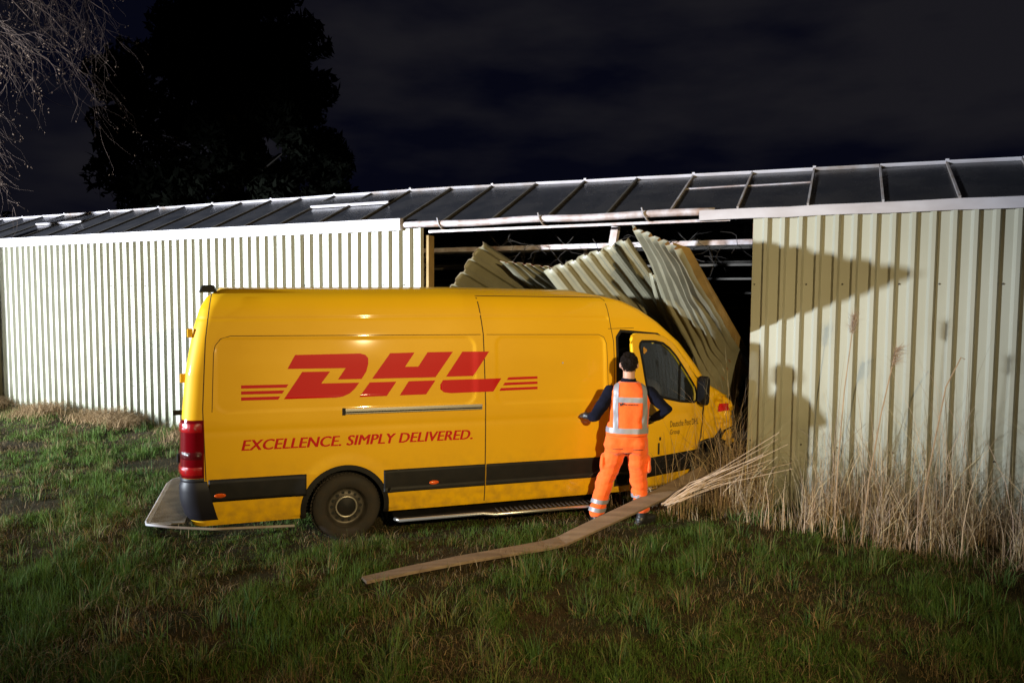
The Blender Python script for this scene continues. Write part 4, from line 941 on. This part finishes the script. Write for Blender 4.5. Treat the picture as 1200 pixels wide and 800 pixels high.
# flattened straw scattered on the ground
n = 26000; Ys = 3.8 + RNG.random(n) * 10; Xs = (RNG.random(n) * 2 - 1) * .8 * Ys
d_ = fr(Xs * .8 + 9, Ys * .8, 1.0); kp = (wd(Xs, Ys) > .05) & (d_ > RNG.normal(.05, .15, n)); Xs, Ys = Xs[kp], Ys[kp]
col = np.array([.27, .185, .095]) * RNG.uniform(.35, 1.1, (len(Xs), 1))
tag(blades('dry_straw', Xs, Ys, gzv(Xs, Ys) + RNG.uniform(.01, .05, len(Xs)), RNG.uniform(.06, .24, len(Xs)), RNG.uniform(.003, .006, len(Xs)), col, 'reed', stiff=RNG.uniform(1.3, 1.9, len(Xs)), curl=.15, lean=1), 'flattened dry straw lying in the meadow', 'straw')
# hay bank at the foot of the left wall
n = 14000; uu = RNG.uniform(-16.5, -8.2, n); dd = np.abs(RNG.normal(.45, .28, n)) + .04
cl = np.vectorize(lambda a, b: fractal(a * .9, b * 1.2, 5.5, 3))(uu, dd); kp = cl > RNG.normal(.02, .10, n); uu, dd = uu[kp], dd[kp]
Xs = WALL_B.x + WU.x * uu + WN.x * dd; Ys = WALL_B.y + WU.y * uu + WN.y * dd
col = np.array([.36, .24, .125]) * RNG.uniform(.45, 1.1, (len(Xs), 1))
az = np.arctan2(WU.y, WU.x) + RNG.normal(0.5, .6, len(Xs)) + np.where(RNG.random(len(Xs)) < .3, np.pi, 0)
tag(blades('hay_bank', Xs, Ys, gzv(Xs, Ys) + RNG.uniform(0, .10, len(Xs)), RNG.uniform(.2, .5, len(Xs)), RNG.uniform(.005, .009, len(Xs)), col, 'reed', az=az, stiff=RNG.uniform(.9, 1.7, len(Xs)), curl=.4), 'bank of flattened brown hay against the foot of the left wall', 'hay')
# reed bed along the right wall: stalks and leaves
def reed_bed(n, u0, u1, d0, d1, hmin, hmax, name, label, colr, w0=.004, w1=.008, leanmax=.35):
    uu = RNG.uniform(u0, u1, n); dd = d0 + (d1 - d0) * RNG.random(n) ** 1.2
    cl = np.vectorize(lambda a, b: fractal(a * 1.6, b * 2.5, 8.5, 3))(uu, dd); kp = cl > RNG.normal(-.02, .16, n); uu, dd, cl = uu[kp], dd[kp], cl[kp]
    Xs = WALL_B.x + WU.x * uu + WN.x * dd; Ys = WALL_B.y + WU.y * uu + WN.y * dd; k = len(Xs)
    H_ = (hmin + (hmax - hmin) * RNG.random(k) ** 2.2) * np.clip(.75 + 1.3 * cl, .4, 1.7) * np.clip((uu - u0) * .9 + .45, .45, 1)
    col = np.array(colr) * RNG.uniform(.4, 1.15, (k, 1)) * np.c_[np.ones(k), RNG.uniform(.9, 1.03, k), RNG.uniform(.8, 1.05, k)]
    st = np.abs(RNG.normal(0, leanmax, k)); return tag(blades(name, Xs, Ys, gzv(Xs, Ys) - .02, H_, RNG.uniform(w0, w1, k), col, 'reed', stiff=st, curl=.8, segs=4), label, 'reeds')
reed_bed(7500, -1.3, 5.5, .05, 1.15, .40, 1.55, 'reed_bed', 'thicket of dry brown reed stalks along the corrugated wall', (.55, .43, .29), leanmax=.5, w0=.005, w1=.010)
reed_bed(5200, -1.5, 5.5, .05, 1.35, .15, .60, 'reed_litter', 'low tangle of broken reed stems and leaves under the reed stalks', (.38, .27, .17), leanmax=1.0)
reed_bed(900, -1.9, 0.3, .10, 1.1, .25, .8, 'reed_clump', 'dry reed stalks in front of the crushed van nose', (.48, .35, .24), leanmax=.55)
# tall single reeds
def tall_reed(base, pts, plume, label):
    root = empty('tall_reed', base); tag(root, label, 'reed', 'tall single reeds before the right wall')
    P = [Vector(p) for p in pts]; MB().tube(P, [.0095 - .005 * i / (len(P) - 1) for i in range(len(P))], 5).build('stem', 'reed_plain', root)
    if plume:
        rg = random.Random(int(base[0] * 100)); pm_ = MB(); t0 = P[-1]
        for i in range(240):
            s = rg.random(); d = Vector((rg.gauss(plume[0], .45), rg.gauss(0, .4), rg.gauss(plume[1], .4))).normalized(); a = t0 - (P[-1] - P[-2]).normalized() * .20 * s + Vector((rg.gauss(0, .012), rg.gauss(0, .012), 0))
            b2 = a + d * rg.uniform(.06, .19); w_ = Vector((rg.uniform(-1, 1), rg.uniform(-1, 1), rg.uniform(-1, 1))).normalized() * .0018
            pm_.add([a - w_, a + w_, b2 + Vector((0, 0, -.02))], [(0, 1, 2)])
        pm_.build('plume', 'plume', root, fix=False)
mat('reed_plain', (.42, .29, .18), .75, var=.4, vscale=6); mat('plume', (.36, .25, .18), .85, var=.3, vscale=20)
tall_reed((3.55, 7.55, 0), [(0, 0, 0), (.02, 0, .8), (.07, .02, 1.6), (.15, .02, 2.42)], (.1, .9), 'tall thin reed with small feathery plume beside the breach')
tall_reed((3.70, 7.25, 0), [(0, 0, 0), (.06, 0, .7), (.16, 0, 1.4), (.27, 0, 1.98), (.30, 0, 2.10)], (.8, .5), 'tall reed with the largest drooping feathery plume')
tall_reed((4.18, 7.05, 0), [(0, 0, 0), (.06, 0, .7), (.16, 0, 1.35), (.22, 0, 1.72), (.36, 0, 2.02), (.40, 0, 2.0)], None, 'tall broken reed with hooked bare tip, no plume')
# pale bundle of snapped reeds leaning over the board
bu = MB(); rg = random.Random(21)
for i in range(24):
    a = Vector((1.72 + rg.gauss(0, .03), 7.70 + rg.gauss(0, .03), .30 + rg.gauss(0, .015))); k_ = rg.uniform(.5, 1.15)
    mid = a + Vector((.30, .05, .16)) * k_ + Vector((0, rg.gauss(0, .05), rg.gauss(0, .035))); e = a + Vector((1.22 + rg.gauss(0, .12), .14 + rg.gauss(0, .14), .50 + rg.gauss(0, .11))) * k_
    bu.tube([a, mid, e], [.0045, .004, .0022], 5)
tag(bu.build('reed_bundle', 'reed_pale') if MATS.get('reed_pale') else bu.build('reed_bundle', (mat('reed_pale', (.62, .46, .34), .7, var=.3, vscale=5), 'reed_pale')[1]), 'pale fan of snapped reeds sticking out over the end of the board', 'reeds')

# ------------------------------------------------------------------ trees
def grow(mb, p, d, L_, r, depth, rg, droop, spread, out_tips):
    """recursive drooping twig"""
    n = 5; pts = [p]; rs = [r]; dd = d.normalized()
    for i in range(n):
        dd = (dd + Vector((rg.gauss(0, .24), rg.gauss(0, .24), rg.gauss(0, .20) - droop))).normalized(); pts.append(pts[-1] + dd * L_ / n); rs.append(r * (1 - .75 * (i + 1) / n))
    mb.tube(pts, rs, 4 if depth < 2 else 6, cap=False)
    if depth == 0: out_tips.append(pts[-1]); return
    for i in range(1, n + 1):
        for _ in range(2 if depth > 1 else 2):
            if rg.random() < .78:
                nd = (dd + Vector((rg.gauss(0, spread), rg.gauss(0, spread), rg.gauss(-.15, spread * .8)))).normalized()
                grow(mb, pts[i], nd, L_ * rg.uniform(.38, .62), max(.0028, rs[i] * .7), depth - 1, rg, droop * 1.1, spread, out_tips)
bt = empty('bare_tree', (-14.0, 13.2, .9)); tag(bt, 'bare tree with thin drooping twigs hanging over the far end of the greenhouse', 'tree')
rg = random.Random(31)
tk = MB().tube([(0, 0, -1.1), (.05, 0, 1.5), (.1, .05, 3.2), (.2, 0, 5.0), (.3, .1, 7.2), (.35, .1, 9.6)], [.26, .22, .19, .16, .12, .05], 12); tk.build('trunk', 'bark_dark', bt, True)
cr = MB(); tips = []
for z, d, L_ in ((6.2, (1, -.12, .62), 3.4), (6.9, (1, -.05, .5), 4.2), (7.6, (1, -.15, .40), 4.8), (8.2, (1, .02, .3), 5.2), (8.8, (1, -.2, .2), 5.4), (7.2, (.8, -.5, .3), 3.4), (7.8, (-.7, .4, .5), 2.8), (8.6, (-.6, -.5, .5), 2.8)):
    grow(cr, Vector((.2, .05, z - .3)), Vector(d), L_, .06, 3, rg, .085, .36, tips)
cr.build('crown', 'bark', bt, fix=False)
sh = MB()
for t_ in tips:
    if rg.random() < .8:
        for _ in range(3):
            a = t_ + Vector((rg.gauss(0, .03), rg.gauss(0, .03), rg.gauss(0, .03))); w_ = Vector((rg.gauss(0, 1), rg.gauss(0, 1), rg.gauss(0, 1))).normalized() * .012
            sh.add([a - w_, a + w_, a + Vector((rg.gauss(0, .012), rg.gauss(0, .012), -.028))], [(0, 1, 2)])
o = sh.build('buds', 'leaf_bits', bt, fix=False); o['kind'] = 'stuff'

def dark_tree(name, loc, height, crown_pts, ncards, size, label, seed):
    """trunk with limbs and a crown of leaf-sized cards gathered in clumps; crown_pts: (z, radius) outline"""
    root = empty(name, loc); tag(root, label, 'tree'); rg = random.Random(seed); R_ = np.random.default_rng(seed)
    tk = MB().tube([(0, 0, -.1), (.1, 0, height * .3), (-.1, .1, height * .6), (.05, 0, height * .97)], [height * .024, height * .018, height * .011, .03], 10); zs = [q[0] for q in crown_pts]; rs_ = [q[1] for q in crown_pts]
    cl = []
    for i in range(420):
        z = rg.uniform(zs[0], zs[-1]); r = float(np.interp(z, zs, rs_)); a = rg.uniform(0, 2 * math.pi); rr = r * math.sqrt(rg.random()) * rg.uniform(.75, 1.06)
        c = (rr * math.cos(a), rr * math.sin(a), z); cl.append((*c, rg.uniform(.5, 1.15)))
        if i % 3 == 0: tk.tube([(0, 0, max(.5, z - rr * .5)), (c[0] * .5, c[1] * .5, z - rr * .12), c], [.09, .05, .015], 5, cap=False)
    tk.build('trunk', 'bark_dark', root, True)
    cl = np.array(cl); idx = R_.integers(0, len(cl), ncards); g = R_.normal(0, 1, (ncards, 3)); g *= (np.minimum(1.7, np.linalg.norm(g, axis=1)) / np.linalg.norm(g, axis=1))[:, None]
    P = cl[idx, :3] + g * cl[idx, 3:4] * np.array([.62, .62, .45]); A = R_.normal(0, 1, (ncards, 3)); A /= np.linalg.norm(A, axis=1)[:, None]; B = R_.normal(0, 1, (ncards, 3)); B -= A * (A * B).sum(1)[:, None]; B /= np.linalg.norm(B, axis=1)[:, None]
    s = size * R_.uniform(.6, 1.5, (ncards, 1)); V = np.stack([P - A * s, P + B * s * .35, P + A * s, P - B * s * .35], 1).reshape(-1, 3)
    me = npmesh('crown', V, np.arange(ncards * 4).reshape(-1, 4)); link('crown', me, 'needles', root)
dark_tree('evergreen_tree', (-14.1, 36.0, 0), 21.5, [(1.0, 6.2), (5, 6.6), (8, 6.8), (11.4, 6.5), (14.4, 5.1), (17, 3.3), (19, 2.2), (21.3, .5)], 95000, .24, 'big dark evergreen tree towering behind the greenhouse roof', 5)
dark_tree('evergreen_tree', (-27.5, 33.0, 0), 8.6, [(.8, 3.4), (3, 4.2), (6, 3.2), (8.4, 1.0)], 14000, .2, 'low dark tree behind the far end of the greenhouse, below the bare twigs', 6)
bs = empty('bare_shrub', (-8.2, 31.0, 0)); tag(bs, 'faint bare shrub beside the big dark evergreen', 'shrub')
sb_ = MB(); tips = []; rg = random.Random(77)
for i in range(7): grow(sb_, Vector((rg.gauss(0, .2), rg.gauss(0, .2), 0)), Vector((rg.gauss(0, .25), rg.gauss(0, .25), 1)), 5.2, .05, 2, rg, -.02, .35, tips)
sb_.build('branches', 'bark_dark', bs, fix=False)
